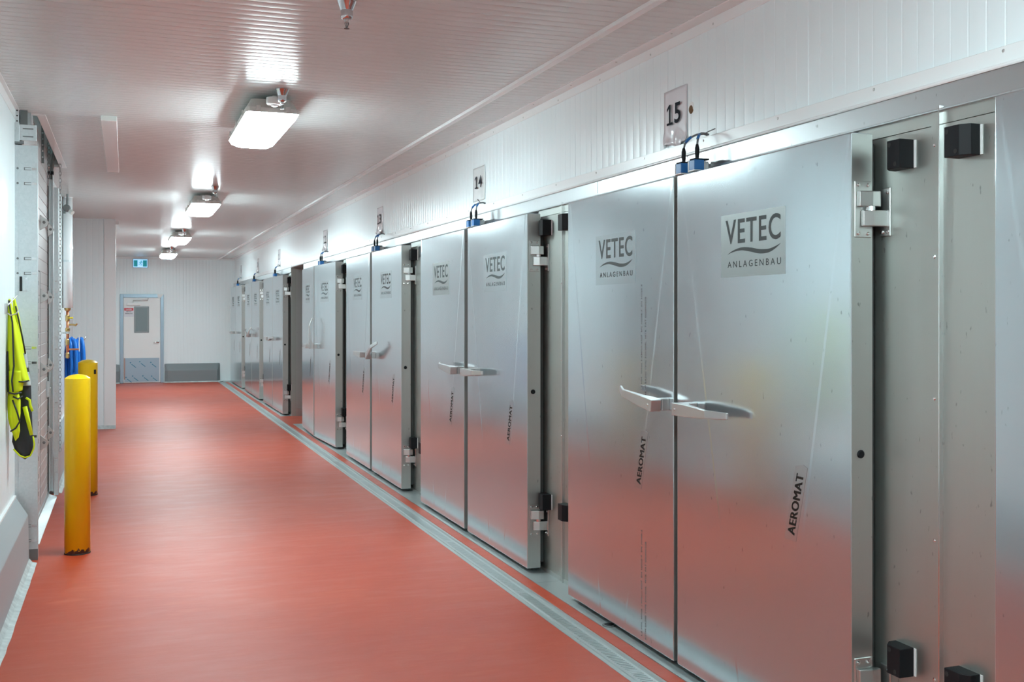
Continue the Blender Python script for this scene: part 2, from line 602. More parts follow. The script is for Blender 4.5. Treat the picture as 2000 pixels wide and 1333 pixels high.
b.prism([(2.531, 2.420), (2.512, 2.416), (2.508, 2.409), (2.512, 2.402), (2.518, 2.406), (2.531, 2.410)], lambda u, v, w: (u, w, v), Y0, Y1)
t = trim(b, 'white trim with rolled lower lip along the top of the steel header')
screws(t, [(2.531, y_ * 0.6 + 0.75, 2.458) for y_ in range(0, 42)], '-x')
t = trim(MB().box(-0.69, -0.662, Y0, 8.0, ZC - 0.004, ZC).box(XL - 0.001, XL + 0.004, Y0, 7.98, 2.95, ZC - 0.004), 'white corner angle along the near left ceiling edge')
t = trim(MB().box(-0.568, -0.512, 8.0, 10.74, ZC - 0.004, ZC).box(-0.69, -0.512, 7.955, 8.0, ZC - 0.004, ZC).box(-0.566, -0.56, 8.0, 10.74, ZC, ZC + 0.13).box(-0.69, -0.512, 10.74, 10.78, ZC - 0.004, ZC),
         'white angle framing the ceiling slot above the loading door')
t = trim(MB().box(-0.69, 2.545, Y1 - 0.03, Y1, ZC - 0.004, ZC).box(-0.69, 2.545, Y1 - 0.004, Y1, ZC - 0.05, ZC - 0.004), 'white corner angle where ceiling meets the far wall')
# steel header band over the doors
b = MB()
for a, c in ((Y0, PASS0 - 0.0), (PASS1, Y1)):
    b.box(2.518, 2.562, a, c, 2.327, 2.414)
    b.prism([(2.518, 2.327), (2.510, 2.325), (2.511, 2.319), (2.54, 2.319), (2.54, 2.327)], lambda u, v, w: (u, w, v), a, c)
t = trim(b, 'stainless steel header band running above all the freezer doors', M_HEADER, 0.0008)
for y in (-1.0, 4.475, 5.5, 9.25, 12.6, 15.6, 19.0, 22.3, 25.0):   # butt joints in the band
    MB().box(2.5172, 2.5182, y, y + 0.003, 2.336, 2.412).build('seam', M_GASKET, t)
# steel threshold plates
b = MB()
y = Y0
edges = [Y0, -0.3, 2.75, 6.06, 9.28, 12.55, PASS0, PASS1, 20.35, 23.6, Y1]
for a, c in zip(edges[:-1], edges[1:]):
    if a == PASS0:
        continue
    b.box(2.360, 2.56, a + 0.002, c - 0.002, -0.03, 0.0065)
b.box(2.25, 2.56, Y1 - 0.35, Y1, 0.004, 0.012)
t = trim(b, 'stainless threshold plates under the freezer doors', M_DRAIN, 0.0)

# ------------------------------------------------------------------ stainless frames between the doors (parts of the right wall)
UNITS = [  # number, hinge of near leaf, hinge of far leaf, lever tilts near / far, opening angle, sheet offset
    (15, 3.107, 5.652, 0, 8, 0, 0.26),
    (14, 6.312, 8.905, 2, 5, 0, 0.11),
    (13, 9.585, 12.185, 22, 2, 0, 0.20),
    (12, 12.867, 15.435, 88, 0, 2.1, 0.20),
    (11, 17.462, 20.015, 5, 3, 0, 0.17),
    (10, 20.650, 23.205, 25, 18, 0, 0.17),
    (9, 23.950, 26.490, 0, 0, 0, 0.17),
]
def frame_panel(y0, y1):
    MB().box(XF, XF + 0.04, y0, y1, 0.03, 2.275).build('frame_panel', M_FRAME, wall_right, bevel=0.0012, seg=1)
    MB().box(XF - 0.0008, XF + 0.04, y0, y1, 2.2765, 2.329).build('head_panel', M_FRAME, wall_right)
    MB().box(XF - 0.005, XF + 0.04, y0, y1, 0.006, 0.03).build('foot_angle', M_EDGE, wall_right, bevel=0.001, seg=1)
def frame_post(yc):
    MB().box(XF - 0.007, XF + 0.03, yc - 0.012, yc + 0.034, 0.006, 2.329).build('frame_post', M_FRAME, wall_right, bevel=0.001, seg=1)
    MB().box(XF - 0.017, XF + 0.03, yc - 0.016, yc - 0.0122, 0.006, 2.335).build('post_lip', M_SHINY, wall_right)
    s = MB()
    for z in (0.44, 0.90, 1.37, 1.84, 2.21):
        s.lathe([(0.006, 0), (0.006, -0.001), (0.0035, -0.003)], (XF - 0.007, yc + 0.017, z), 'x', 8)
    s.build('screws', M_SHINY, wall_right)['kind'] = 'stuff'
hR = [u[1] for u in UNITS]
hL = [2.451] + [u[2] for u in UNITS]
posts = []
for i, (a, c) in enumerate(zip(hL, hR)):
    if c == 17.462:      # passage sits between these two
        frame_panel(a - 0.12, PASS0)
        frame_panel(PASS1, c + 0.12)
        continue
    mid = (a + c) / 2 + 0.035
    frame_post(mid)
    frame_panel(a - 0.12, mid - 0.012)
    frame_panel(mid + 0.034, c + 0.12)
frame_panel(26.37, Y1)
MB().box(XF, XF + 0.04, Y0, 1.19, 0.0, 2.33).build('frame_panel', M_FRAME, wall_right)

# ------------------------------------------------------------------ freezer doors
LW = 1.255
TH = 0.08
ZB, ZT = 0.032, 2.290
def leaf_meshes(sg):
    """sg=+1 hinge at the near end (leaf towards +y); -1 hinge at the far end"""
    d = {}
    y0, y1 = (0, LW) if sg > 0 else (-LW, 0)
    d['door_skin'] = MB().box(-0.04, 0.05, y0, y1, ZB, ZT).mesh('door_skin', M_DOOR, bevel=0.004, seg=3)
    # folded edge sheets at both ends
    d['edge_sheet'] = MB().box(-0.0385, 0.0485, y0 - 0.0012, y0 + 0.002, ZB + 0.003, ZT - 0.003).mesh('edge_sheet', M_EDGE)
    d['edge_sheet_b'] = MB().box(-0.0385, 0.0485, y1 - 0.002, y1 + 0.0012, ZB + 0.003, ZT - 0.003).mesh('edge_sheet', M_EDGE)
    g = MB()
    def gring(x, i, w):
        ya, yb, za, zb = y0 + i, y1 - i, ZB + i, ZT - i
        return [(x, ya, za), (x, yb, za), (x, yb, zb), (x, ya, zb)], [(x, ya + w, za + w), (x, yb - w, za + w), (x, yb - w, zb - w), (x, ya + w, zb - w)]
    o0, i0 = gring(0.049, 0.03, 0.03)
    o1, i1 = gring(0.0835, 0.03, 0.03)
    g.rings([o0, o1, i1, i0, o0], cap=False)
    d['gasket'] = g.mesh('gasket', M_GASKET, bevel=0.003, seg=1)
    d['edge_plug'] = MB().lathe([(0.015, 0.0), (0.015, -0.003), (0.011, -0.006), (0.004, -0.006)], (-0.002, y0 - 0.0012 if sg > 0 else y0 - 0.0012, 1.156), 'y', 14).mesh('edge_plug', M_BLACK)
    # lettering: offset o measured from the near end, reading from far to near
    yn = y0
    def face(x, o0, o1, z0, z1):      # u runs from o0 (far) to o1 (near)
        return lambda u, v: (-0.04 - x, yn + o0 + (o1 - o0) * u, z0 + (z1 - z0) * v)
    d['logo_sheet'] = MB().box(-0.0408, -0.04, yn + 0.397, yn + 0.868, 1.806, 2.070)
    d['vetec'] = text_mesh('lettering', 'VETEC', face(0.0014, 0.832, 0.428, 1.944, 2.047), M_INK, 0.014, 1.12)
    pts = []
    ctrl = [(0, -0.30, 0.0), (0.12, 0.18, 0.30), (0.28, 0.42, 0.55), (0.45, 0.18, 0.75), (0.62, -0.22, 0.80), (0.78, -0.24, 0.66), (0.90, 0.15, 0.40), (1, 0.72, 0.0)]
    fine = []
    for i in range(len(ctrl) - 1):
        p0, p1, p2, p3 = (ctrl[max(0, min(len(ctrl) - 1, i + k))] for k in (-1, 0, 1, 2))
        for j in range(5):
            t_ = j / 5
            fine.append(tuple(0.5 * (2 * b_ + (c_ - a_) * t_ + (2 * a_ - 5 * b_ + 4 * c_ - d_) * t_ ** 2 + (3 * b_ - a_ - 3 * c_ + d_) * t_ ** 3) for a_, b_, c_, d_ in zip(p0, p1, p2, p3)))
    ctrl = fine + [ctrl[-1]]
    upper = [(u, c + w * 0.42) for u, c, w in ctrl]
    lower = [(u, c - w * 0.42) for u, c, w in ctrl]
    F = face(0.0014, 0.818, 0.424, 1.909, 1.936)
    me = bpy.data.meshes.new('swoosh')
    vv = [F(u, v) for u, v in upper] + [F(u, v) for u, v in lower]
    n = len(ctrl)
    me.from_pydata(vv, [], [(i, i + 1, n + i + 1, n + i) for i in range(n - 1)])
    me.materials.append(M_INK)
    d['swoosh'] = me
    d['anlagenbau'] = text_mesh('lettering', 'ANLAGENBAU', face(0.0014, 0.815, 0.426, 1.845, 1.872), M_INK, 0.004, 1.5)
    # AEROMAT, slanted and rising
    bx = Vector((0, -0.060, 0.238))
    up_ = Vector((0, 0.045, 0.0))
    O = Vector((-0.0412, yn + 0.338, 0.806))
    d['name_strip'] = MB().prism([(-0.10, -0.35), (1.12, -0.35), (1.16, 0.3), (1.12, 1.35), (-0.10, 1.35)],
                                 lambda u, v, w: tuple(Vector((-0.0400 - w, O.y, O.z)) + bx * u + up_ * v), 0, 0.0006)
    d['name_print'] = text_mesh('name_print', 'AEROMAT', lambda u, v: tuple(O + bx * u + up_ * v), M_INK2, 0.0, 1.08, 0.009)
    return d
LEAF = {1: leaf_meshes(1), -1: leaf_meshes(-1)}
for sg in (1, -1):
    d = LEAF[sg]
    d['name_strip'] = d['name_strip'].mesh('name_strip', M_STICKER2)
    lo = d['logo_sheet']
    d['logo_sheet'] = lo.mesh('logo_sheet', M_STICKER2)
    d['logo_sheet_grey'] = d['logo_sheet'].copy()
    d['logo_sheet_grey'].materials[0] = M_STICKER
def handle_meshes():
    out = {}
    # base block against the door and lever head, local x = -normal of the door; lever runs along +y
    out['handle_base'] = MB().box(-0.040, 0, -0.029, 0.029, -0.028, 0.028).mesh('handle_base', M_CAST, bevel=0.003)
    prof = [(-0.030, 0.044, 0.098, 0.028), (0.03, 0.044, 0.101, 0.028), (0.09, 0.074, 0.102, 0.027), (0.27, 0.090, 0.105, 0.018), (0.375, 0.052, 0.064, 0.0135)]
    r = []
    for y_, n0, n1, h in prof:
        r.append([(-n0, y_, -h), (-n1, y_, -h), (-n1, y_, h), (-n0, y_, h)])
    out['lever'] = MB().rings(r).mesh('lever', M_CAST, bevel=0.0025, seg=2)
    out['lever_screw'] = MB().lathe([(0.006, 0), (0.006, -0.0015), (0.003, -0.002)], (-0.0995, 0, 0), 'x', 10).mesh('lever_screw', M_SHINY)
    return out
HND = handle_meshes()
def hinge_meshes(sg):
    """local origin at the hinge pin end of the leaf; -sg*y points away from the leaf"""
    f = -sg
    o = {}
    def bx(b_, x0, x1, a, c, z0, z1):
        ya, yb = sorted((a * f, c * f))
        b_.box(x0, x1, ya, yb, z0, z1)
        return b_
    b1 = bx(MB(), -0.030, 0.040, 0.001, 0.006, -0.098, 0.100)
    o['leaf_plate'] = b1.mesh('leaf_plate', M_CAST, bevel=0.002, seg=1)
    b2 = MB()
    b2.prism([(-0.022, 0.006), (-0.022, 0.022), (0.026, 0.034), (0.060, 0.034), (0.060, 0.012), (0.04, 0.006)], lambda u, v, w: (u, v * f, w), 0.009, 0.064)
    o['upper_knuckle'] = b2.mesh('upper_knuckle', M_CAST, bevel=0.003, seg=2)
    b3 = MB()
    b3.prism([(-0.006, 0.008), (-0.006, 0.022), (0.030, 0.034), (0.083, 0.042), (0.083, 0.008)], lambda u, v, w: (u, v * f, w), -0.060, -0.004)
    o['lower_knuckle'] = b3.mesh('lower_knuckle', M_CAST, bevel=0.003, seg=2)
    o['pin'] = MB().lathe([(0.016, -0.005), (0.016, 0.010)], (0.026, 0.020 * f, 0), 'z', 14).mesh('pin', M_SHINY)
    b4 = bx(MB(), 0.078, 0.085, 0.006, 0.058, -0.095, 0.075)
    o['frame_plate'] = b4.mesh('frame_plate', M_CAST, bevel=0.002, seg=1)
    s = MB()
    for x_ in (-0.016, 0.024):
        for z_ in (-0.085, 0.086):
            pr = [(0.0065, 0.006 * f), (0.0065, 0.010 * f), (0.003, 0.0115 * f)]
            s.lathe(pr, (x_, 0, z_), 'y', 8)
    for y_, z_ in ((0.018, -0.080), (0.047, -0.080), (0.047, 0.060)):
        s.lathe([(0.0065, 0), (0.0065, -0.004), (0.003, -0.0055)], (0.078, y_ * f, z_), 'x', 8)
    o['screw_set'] = s.mesh('screw_set', M_SHINY)
    return o
HNG = {1: hinge_meshes(1), -1: hinge_meshes(-1)}

GREYLOGO = {(15, 1), (14, -1)}
NOLOGOS = set()
ORD = {9: 'farthest', 10: 'second farthest', 11: 'third farthest'}
def where(n):
    if n >= 12:
        return 'freezer with number %d above' % n if n >= 13 else 'ajar freezer just before the open passage'
    return {11: 'first freezer beyond the open passage', 10: 'second freezer beyond the open passage', 9: 'last freezer by the far wall'}[n]

def short(n):
    return {12: 'ajar doors before the passage', 11: 'first doors past the passage', 10: 'second doors past the passage', 9: 'last doors by the far wall'}.get(n) or '%s double doors' % {15: 'nearest', 14: 'second nearest', 13: 'third nearest'}[n]

def make_leaf(n, sg, hinge_y, tilt, ang, label):
    t_ = thing('freezer_door', label, 'door', (XD + 0.04, hinge_y, 0), R(ang) * sg, 'stainless freezer door leaves')
    t_['kind'] = 'thing'
    d = LEAF[sg]
    y_a, y_b = (0, LW) if sg > 0 else (-LW, 0)
    put('door_skin', d['door_skin'], t_)
    put('edge_sheet', d['edge_sheet'], t_)
    put('edge_sheet', d['edge_sheet_b'], t_)
    put('gasket', d['gasket'], t_)
    MB().box(0.0, 0.055, y_a + 0.04, y_b - 0.04, 0.018, ZB + 0.002).build('sweep_seal', M_GASKET, t_)
    if sg > 0:
        put('edge_plug', d['edge_plug'], t_)
    lg = put('logo_sheet', d['logo_sheet_grey'] if (n, sg) in GREYLOGO else d['logo_sheet'], t_)
    put('lettering', d['vetec'], lg)
    put('swoosh', d['swoosh'], lg)
    put('lettering', d['anlagenbau'], lg)
    ns = put('name_strip', d['name_strip'], t_)
    put('name_print', d['name_print'], ns)
    # handle near the free edge
    yh = LW - 0.155 if sg > 0 else -(LW - 0.070)
    h = put('handle', HND['handle_base'], t_, (-0.04, yh, 1.226))
    # lever points towards the hinge
    rot = (PI - R(tilt) * 1 if sg > 0 else R(tilt), 0, 0)
    if sg > 0:
        rot = (PI + R(tilt) * -1, 0, 0)
    lv = put('lever', HND['lever'], h, None, rot)
    put('lever_screw', HND['lever_screw'], h)
    for z in (2.019, 0.338):
        hg = put('hinge', HNG[sg]['leaf_plate'], t_, (0, 0, z))
        for k in ('upper_knuckle', 'lower_knuckle', 'pin', 'frame_plate', 'screw_set'):
            o_ = put(k, HNG[sg][k], hg)
            if k == 'screw_set':
                o_['kind'] = 'stuff'
    return t_

leaves = {}
for n, a, c, t1, t2, ang, so in UNITS:
    w = where(n)
    leaves[(n, 1)] = make_leaf(n, 1, a, t1, ang, {
        15: 'large stainless freezer door, right leaf under number 15, grey logo sheet, lever level',
        14: 'stainless freezer door, right leaf under number 14, hinge edge in view',
        13: 'stainless freezer door, right leaf under number 13, lever tilted up',
        12: 'stainless freezer door ajar with its lever standing upright, before the passage'}.get(n, 'stainless freezer door, right leaf of the ' + w))
    leaves[(n, -1)] = make_leaf(n, -1, c, t2, ang, {
        15: 'stainless freezer door, left leaf under number 15, steel print running down it',
        14: 'stainless freezer door, left leaf under number 14, darker logo sheet',
        13: 'stainless freezer door, left leaf under number 13, lever level',
        12: 'narrow looking stainless freezer door leaf right beside the open passage'}.get(n, 'stainless freezer door, left leaf of the ' + w))
leaves[(16, -1)] = make_leaf(16, -1, 2.451, 0, 0, 'stainless freezer door cut off by the right edge of the picture')
# mill print running up the left leaf of freezer 15
for z0, z1, z0b, z1b in ((1.275, 1.797, 1.245, 1.735), (0.06, 0.583, 0.05, 0.532)):
    me = text_mesh('mill_print', '1,5 MM  WNR 1.4301/1.4307  EN 10028-7  EN 10088-2', lambda u, v: (-0.0408, -LW + 0.318 + v * 0.0145, z0 + (z1 - z0) * u), M_INK3, 0, 1.0)
    put('mill_print', me, leaves[(15, -1)])
    me = text_mesh('mill_print', 'ASTM SA240 TYPE 304/304L  MTR  FAT 00089030B', lambda u, v: (-0.0408, -LW + 0.276 + v * 0.0145, z0b + (z1b - z0b) * u), M_INK3, 0, 1.0)
    put('mill_print', me, leaves[(15, -1)])

# ------------------------------------------------------------------ rubber bumpers on the frames
bb = MB()
bb.prism([(0, -0.046), (-0.060, -0.046), (-0.060, 0.018), (-0.030, 0.046), (0, 0.046)], lambda u, v, w: (u, v, w), -0.049, 0.049)
BUMP = bb.mesh('bumper_block', M_BLACK, bevel=0.002, seg=2)
bb = MB()
bb.prism([(0, 0.046), (-0.060, 0.046), (-0.060, -0.018), (-0.036, -0.046), (0, -0.046)], lambda u, v, w: (u, v, w), -0.049, 0.049)
BUMPL = bb.mesh('bumper_block', M_BLACK, bevel=0.002, seg=2)
BPLATE = MB().box(-0.001, 0.006, -0.054, 0.046, -0.047, 0.047).mesh('back_plate', M_SMOOTHWHITE)
BHOLE = MB().lathe([(0.008, 0), (0.008, -0.0008)], (-0.0602, 0, 0), 'x', 12).mesh('bolt_hole', M_DARK)
def bumper(y, z, label, far=1):
    t_ = thing('door_bumper', label, 'bumper', (XF - 0.002, y, z), 0, 'black rubber bumpers on the freezer frames')
    put('bumper_block', BUMP if far > 0 else BUMPL, t_)
    put('back_plate', BPLATE, t_)
    put('bolt_hole', BHOLE, t_, (0, (0.006 if far > 0 else 0.034), 0.032 if far < 0 else 0.034))
    put('bolt_hole', BHOLE, t_, (0, (-0.022 if far > 0 else -0.004), -0.034))
for n, a, c, *_r in UNITS:
    w = short(n)
    yb = {15: 2.980, 14: 6.255}.get(n, a - 0.064)
    bumper(yb, 2.196, 'black bumper block high on the frame, right of the ' + w)
    bumper(yb, 0.465, 'black bumper block low on the frame, right of the ' + w)
    if n in (15, 14, 13):
        bumper(c + 0.262, 2.205, 'black bumper block high on the frame, left of the ' + w, -1)
        bumper(c + 0.262, 0.455, 'black bumper block low on the frame, left of the ' + w, -1)
bumper(2.681, 2.199, 'black bumper block high on the frame at the picture edge beside a cut off door', -1)
bumper(2.681, 0.470, 'black bumper block low on the frame at the picture edge beside a cut off door', -1)

# ------------------------------------------------------------------ sensors above the doors
SB = MB().box(-0.028, 0.022, -0.026, 0.026, -0.026, 0.020).mesh('sensor_body', M_BLUE, bevel=0.003)
SBK = MB().box(-0.030, 0.074, 0.027, 0.031, -0.034, 0.022).box(-0.030, 0.074, -0.028, 0.031, -0.030, -0.026).mesh('sensor_bracket', M_SMOOTHWHITE)
SCAP = MB().box(-0.027, 0.05, -0.025, 0.025, 0.020, 0.027).mesh('sensor_cap', M_BLACK, bevel=0.002, seg=1)
SCON = MB().lathe([(0.008, 0.026), (0.009, 0.040), (0.010, 0.044), (0.010, 0.075), (0.006, 0.092)], (0, 0, 0), 'z', 10).mesh('connector', M_BLACK)
for n, a, c, t1, t2, ang, so in UNITS:
    g = (a + c) / 2
    w = short(n)
    for k, (dy, s) in enumerate(((-0.012, 'left'), (-0.135, 'right'))):
        t_ = thing('door_sensor', 'blue %s sensor block with cable above the %s' % (s, w), 'sensor', (2.437, g + dy, 2.328), 0, 'blue door sensors on top of the freezers')
        put('sensor_body', SB, t_)
        put('sensor_bracket', SBK, t_)
        put('sensor_cap', SCAP, t_)
        put('connector', SCON, t_)
        dd = (-0.0735 - dy) + (0.0065 if k == 0 else -0.0065)
        MB().tube([(0, 0, 0.088), (0.004, dd * 0.05, 0.110), (0.02, dd * 0.35, 0.138), (0.045, dd * 0.75, 0.152), (0.075, dd, 0.155), (0.092, dd, 0.150)], 0.0048, 8).build('cable', M_CABLE, t_, smooth=True)
        MB().tube([(0.006, dd * 0.12, 0.118), (0.014, dd * 0.25, 0.130), (0.026, dd * 0.45, 0.143)], 0.0066, 8).build('cable_mark', M_BLUE, t_, smooth=True)
        if k == (1 if n == 15 else 0):
            sg_ = -1 if n == 15 else 1
            MB().tube([(0.07, dd, 0.153), (0.070, dd + sg_ * 0.04, 0.158), (0.066, dd + sg_ * 0.10, 0.160 if n == 15 else 0.19)], 0.0026, 6).build('cable_tie', M_CABLE if n == 15 else M_BLACK, t_)

# ------------------------------------------------------------------ number sheets
def sheet(yc, w, z0, z1, txt, m, label, tint=M_NUM, crumple=0.010):
    t_ = thing('number_sheet', label, 'sign', (XR - 0.001, yc, 0), 0, 'number sheets above the freezers')
    nx, nz = 12, 18
    r = []
    random.seed(int(yc * 10))
    for k in range(nz + 1):
        v = k / nz
        z = z0 + (z1 - z0) * v
        row = []
        for i in range(nx + 1):
            u = i / nx
            am = crumple * max(0, 0.42 - v) / 0.42
            dx = 0.003 + am * (0.5 + 0.5 * math.sin(u * 9 + v * 14)) * (0.6 + 0.4 * math.sin(u * 17 - v * 9 + yc)) + 0.002 * math.sin(u * 5 + yc)
            row.append((-abs(dx), w / 2 - w * u, z + (am * 0.5 * math.sin(u * 7))))
        r.append(row)
    mb = MB()
    mb.rings(r, cap=False, closed=False)
    me = mb.mesh('plastic_sleeve', m, smooth=True)
    o = put('plastic_sleeve', me, t_)
    so = o.modifiers.new('s', 'SOLIDIFY')
    so.thickness = 0.0008
    if txt:
        zt0, zt1 = z0 + (z1 - z0) * 0.375, z0 + (z1 - z0) * 0.735
        def at(u, v):
            return (-0.0112, w * (0.31 - 0.60 * u), zt0 + (zt1 - zt0) * v)
        for k, ch in enumerate(txt):
            u0, u1 = (0.0, 0.44) if k == 0 else (0.56, 1.0)
            if len(txt) == 1:
                u0, u1 = 0.28, 0.72
            if ch == '1':
                me = bpy.data.meshes.new('numeral')
                q_ = [(0.40, 0.1), (0.66, 0.1), (0.66, 1), (0.40, 1), (0.02, 0), (0.98, 0), (0.98, 0.115), (0.02, 0.115), (0.04, 0.66), (0.40, 0.82), (0.40, 1), (0.04, 0.82)]
                me.from_pydata([at(u0 + (u1 - u0) * a_, b_) for a_, b_ in q_], [], [(0, 1, 2, 3), (4, 5, 6, 7), (8, 9, 10, 11)])
                me.materials.append(tint)
                put('numeral', me, t_)
            else:
                put('numeral', text_mesh('numeral', ch, lambda u, v: at(u0 + (u1 - u0) * u, v), tint, 0.018, 1.0), t_)
    return t_
for n, a, c, t1, t2, ang, so in UNITS:
    g = (a + c) / 2
    lab = {15: 'glossy grey plastic sheet reading 15 above the nearest double door',
           14: 'pale clear sheet reading 14 on the white wall above the doors',
           13: 'curled shiny grey sheet reading 13 above the doors',
           12: 'small shiny sheet reading 12 above the ajar freezer doors',
           11: 'small sheet on the wall above the first freezer beyond the passage',
           10: 'small sheet on the wall above the second freezer beyond the passage',
           9: 'small sheet high on the wall above the last freezer'}[n]
    if n == 14:
        sheet(g + so, 0.275, 2.515, 2.775, '14', M_CLEARPAPER, lab, crumple=0.003)
    elif n == 15:
        sheet(g + so, 0.235, 2.480, 2.760, '15', M_PAPER, lab, crumple=0.022)
    else:
        sheet(g + so, 0.28, 2.500, 2.785, str(n), M_PAPER, lab, crumple=0.03)
# foam patch over a drilled hole
t = thing('wall_hole', 'small brown foam filled hole in the white wall beside the 15 sheet', 'hole', (XR - 0.001, 4.487, 2.63))
MB().lathe([(0.022, 0.0), (0.018, -0.003), (0.008, -0.004)], (0, 0, 0), 'x', 14).build('foam_plug', M_FOAM, t)
MB().lathe([(0.021, 0.0), (0.024, -0.001), (0.019, -0.002)], (0, -0.004, 0.012), 'x', 16).build('torn_rim', M_SMOOTHWHITE, t)

# ------------------------------------------------------------------ trench drain
t = thing('trench_drain', 'long slotted steel trench drain set in the red floor', 'drain', (0, 0, 0))
b = MB()
b.box(2.132, 2.140, Y0, Y1, -0.05, 0.002)
b.box(2.138, 2.166, Y0, Y1, -0.05, -0.002)
b.prism([(2.160, 0.004), (2.168, 0.006), (2.171, -0.004), (2.171, -0.05), (2.160, -0.05)], lambda u, v, w: (u, w, v), Y0, Y1)
b.build('drain_rail', M_DRAIN, t)
b = MB()
b.box(2.264, 2.286, Y0, Y1, -0.05, 0.000)
b.prism([(2.256, -0.004), (2.259, 0.006), (2.267, 0.004), (2.267, -0.05), (2.256, -0.05)], lambda u, v, w: (u, w, v), Y0, Y1)
b.build('drain_rail', M_DRAIN, t)
MB().box(2.17, 2.26, Y0, Y1, -0.12, -0.10).build('channel', M_DARK, t)
g = MB()
GL = 1.5
g.box(2.171, 2.186, 0.001, GL - 0.001, -0.02, -0.004)
g.box(2.241, 2.256, 0.001, GL - 0.001, -0.02, -0.004)
nb = 68
st = GL / nb
for i in range(nb):
    y = i * st
    if i == 0 or i == nb - 1:
        g.box(2.186, 2.241, max(0.001, y), min(GL - 0.001, y + st), -0.02, -0.004)
    else:
        g.box(2.186, 2.241, y + 0.0035, y + st - 0.0035, -0.02, -0.004)
GM = g.mesh('grate', M_DRAIN)
y = 4.43 - GL * 5
while y < Y1 - GL:
    put('grate', GM, t, (0, y, 0))
    y += GL
t = thing('drain_cap', 'small black round drain cap in the threshold below number 15', 'drain', (2.400, 5.10, 0.008))
MB().lathe([(0.036, 0), (0.036, 0.003), (0.030, 0.004)], (0, 0, 0), 'z', 20).build('cap_ring', M_GALDARK, t)
MB().lathe([(0.026, 0.003), (0.024, 0.005), (0.008, 0.0055)], (0, 0, 0), 'z', 16).build('cap_lid', M_BLACK, t)

# ------------------------------------------------------------------ curbs
def curb_left(y0, y1, name, label, m):
    prof = [(XL - 0.02, 0.452), (-0.676, 0.446), (-0.600, 0.322), (-0.594, 0.0), (XL - 0.02, 0.0)]
    o = MB().prism(prof, lambda u, v, w: (u, w, v), y0, y1).build(name, m, bevel=0.006, seg=2)
    struct(o, label, 'curb')
    rr_ = []
    n = max(4, int((y1 - y0) * 8))
    random.seed(3)
    for i in range(n + 1):
        y = y0 + (y1 - y0) * i / n
        j = random.uniform(-0.003, 0.003)
        rr_.append([(-0.594, y, 0.034), (-0.575, y, 0.010), (-0.546 + j, y, 0.0015), (-0.546 + j, y, -0.01), (-0.6, y, -0.01)])
    MB().rings(rr_).build('floor_cove', M_COVE, o)
    MB().box(XL, -0.672, y0, y1, 0.443, 0.456).build('sealant_bead', M_SMOOTHWHITE, o)
curb_left(Y0, 7.70, 'baseboard_left', 'grey sloped concrete curb at the near left wall', M_CURB)
curb_left(10.62, 16.38, 'baseboard_left_rear', 'grey sloped curb at the left wall beyond the loading door', M_CURB)
prof = [(0.0, 0.0), (0.12, 0.0), (0.12, 0.29), (0.02, 0.45), (0, 0.455)]
def curb_far(x0, x1, name, label, s0, s1):
    rr_ = []
    for x, k in ((x0, s0), (x0 + 0.07, 1), (x1 - 0.07, 1), (x1, s1)):
        rr_.append([(x, Y1 + 0.0 - u * k, v * (1 if k == 1 else 0.985)) for u, v in prof])
    o = MB().rings(rr_).build(name, M_CURBFAR, bevel=0.012, seg=2)
    struct(o, label, 'curb')
    MB().prism([(0, 0), (0.145, 0), (0.122, 0.025), (0, 0.03)], lambda u, v, w: (w, Y1 - u, v), x0 - 0.01, x1 + 0.01).build('floor_cove', M_COVE, o)
curb_far(0.90, 2.19, 'baseboard_far_right', 'dark grey rounded curb at the far wall right of the exit door', 0.7, 0.2)
curb_far(-0.68, -0.125, 'baseboard_far_left', 'dark grey curb at the far wall left of the exit door', 1, 0.7)

# ------------------------------------------------------------------ ceiling lights
def ring_rect(hx, hy, z, r, n=4):
    out = []
    for cx, cy, a0 in ((hx - r, hy - r, 0), (-hx + r, hy - r, 90), (-hx + r, -hy + r, 180), (hx - r, -hy + r, 270)):
        for i in range(n + 1):
            a = R(a0 + 90 * i / n)
            out.append((cx + r * math.cos(a), cy + r * math.sin(a), z))
    return out
LENS = MB().rings([ring_rect(0.157, 0.612, 2.906, 0.03), ring_rect(0.157, 0.612, 2.897, 0.03), ring_rect(0.146, 0.596, 2.870, 0.035), ring_rect(0.105, 0.545, 2.846, 0.04)]).mesh('diffuser', M_LENS, smooth=False)
HOUS = MB().rings([ring_rect(0.100, 0.52, 2.995, 0.03), ring_rect(0.128, 0.575, 2.985, 0.035), ring_rect(0.150, 0.600, 2.935, 0.035), ring_rect(0.152, 0.605, 2.925, 0.035)]).mesh('housing', M_HOUSING)
RIM = MB().rings([ring_rect(0.152, 0.606, 2.926, 0.034), ring_rect(0.163, 0.618, 2.926, 0.034), ring_rect(0.163, 0.618, 2.897, 0.034), ring_rect(0.152, 0.606, 2.897, 0.034)]).mesh('rim', M_HOUSING)
CLIP = MB().box(-0.004, 0.004, -0.014, 0.014, -0.016, 0.018).mesh('clip', M_HOUSING, bevel=0.002, seg=1)
MOUNT = MB().box(-0.05, 0.05, -0.02, 0.02, 2.99, ZC).mesh('mount', M_HOUSING)
SENS = MB().lathe([(0.047, 0.0), (0.050, -0.004), (0.050, -0.038), (0.044, -0.044), (0.024, -0.044), (0.020, -0.052), (0.008, -0.056)], (0, 0, 0), 'z', 24).mesh('motion_sensor', M_SMOOTHWHITE)
LIGHTS = [(6.68, 'nearest bright sealed ceiling light with a round motion sensor'), (12.42, 'second ceiling light down the corridor, bright sealed diffuser'),
          (18.05, 'third ceiling light down the corridor, bright sealed diffuser'), (23.1, 'farthest ceiling light before the exit sign, bright sealed diffuser'),
          (0.95, 'sealed ceiling light overhead, just above the top of the picture'), (-4.7, 'sealed ceiling light behind the camera')]
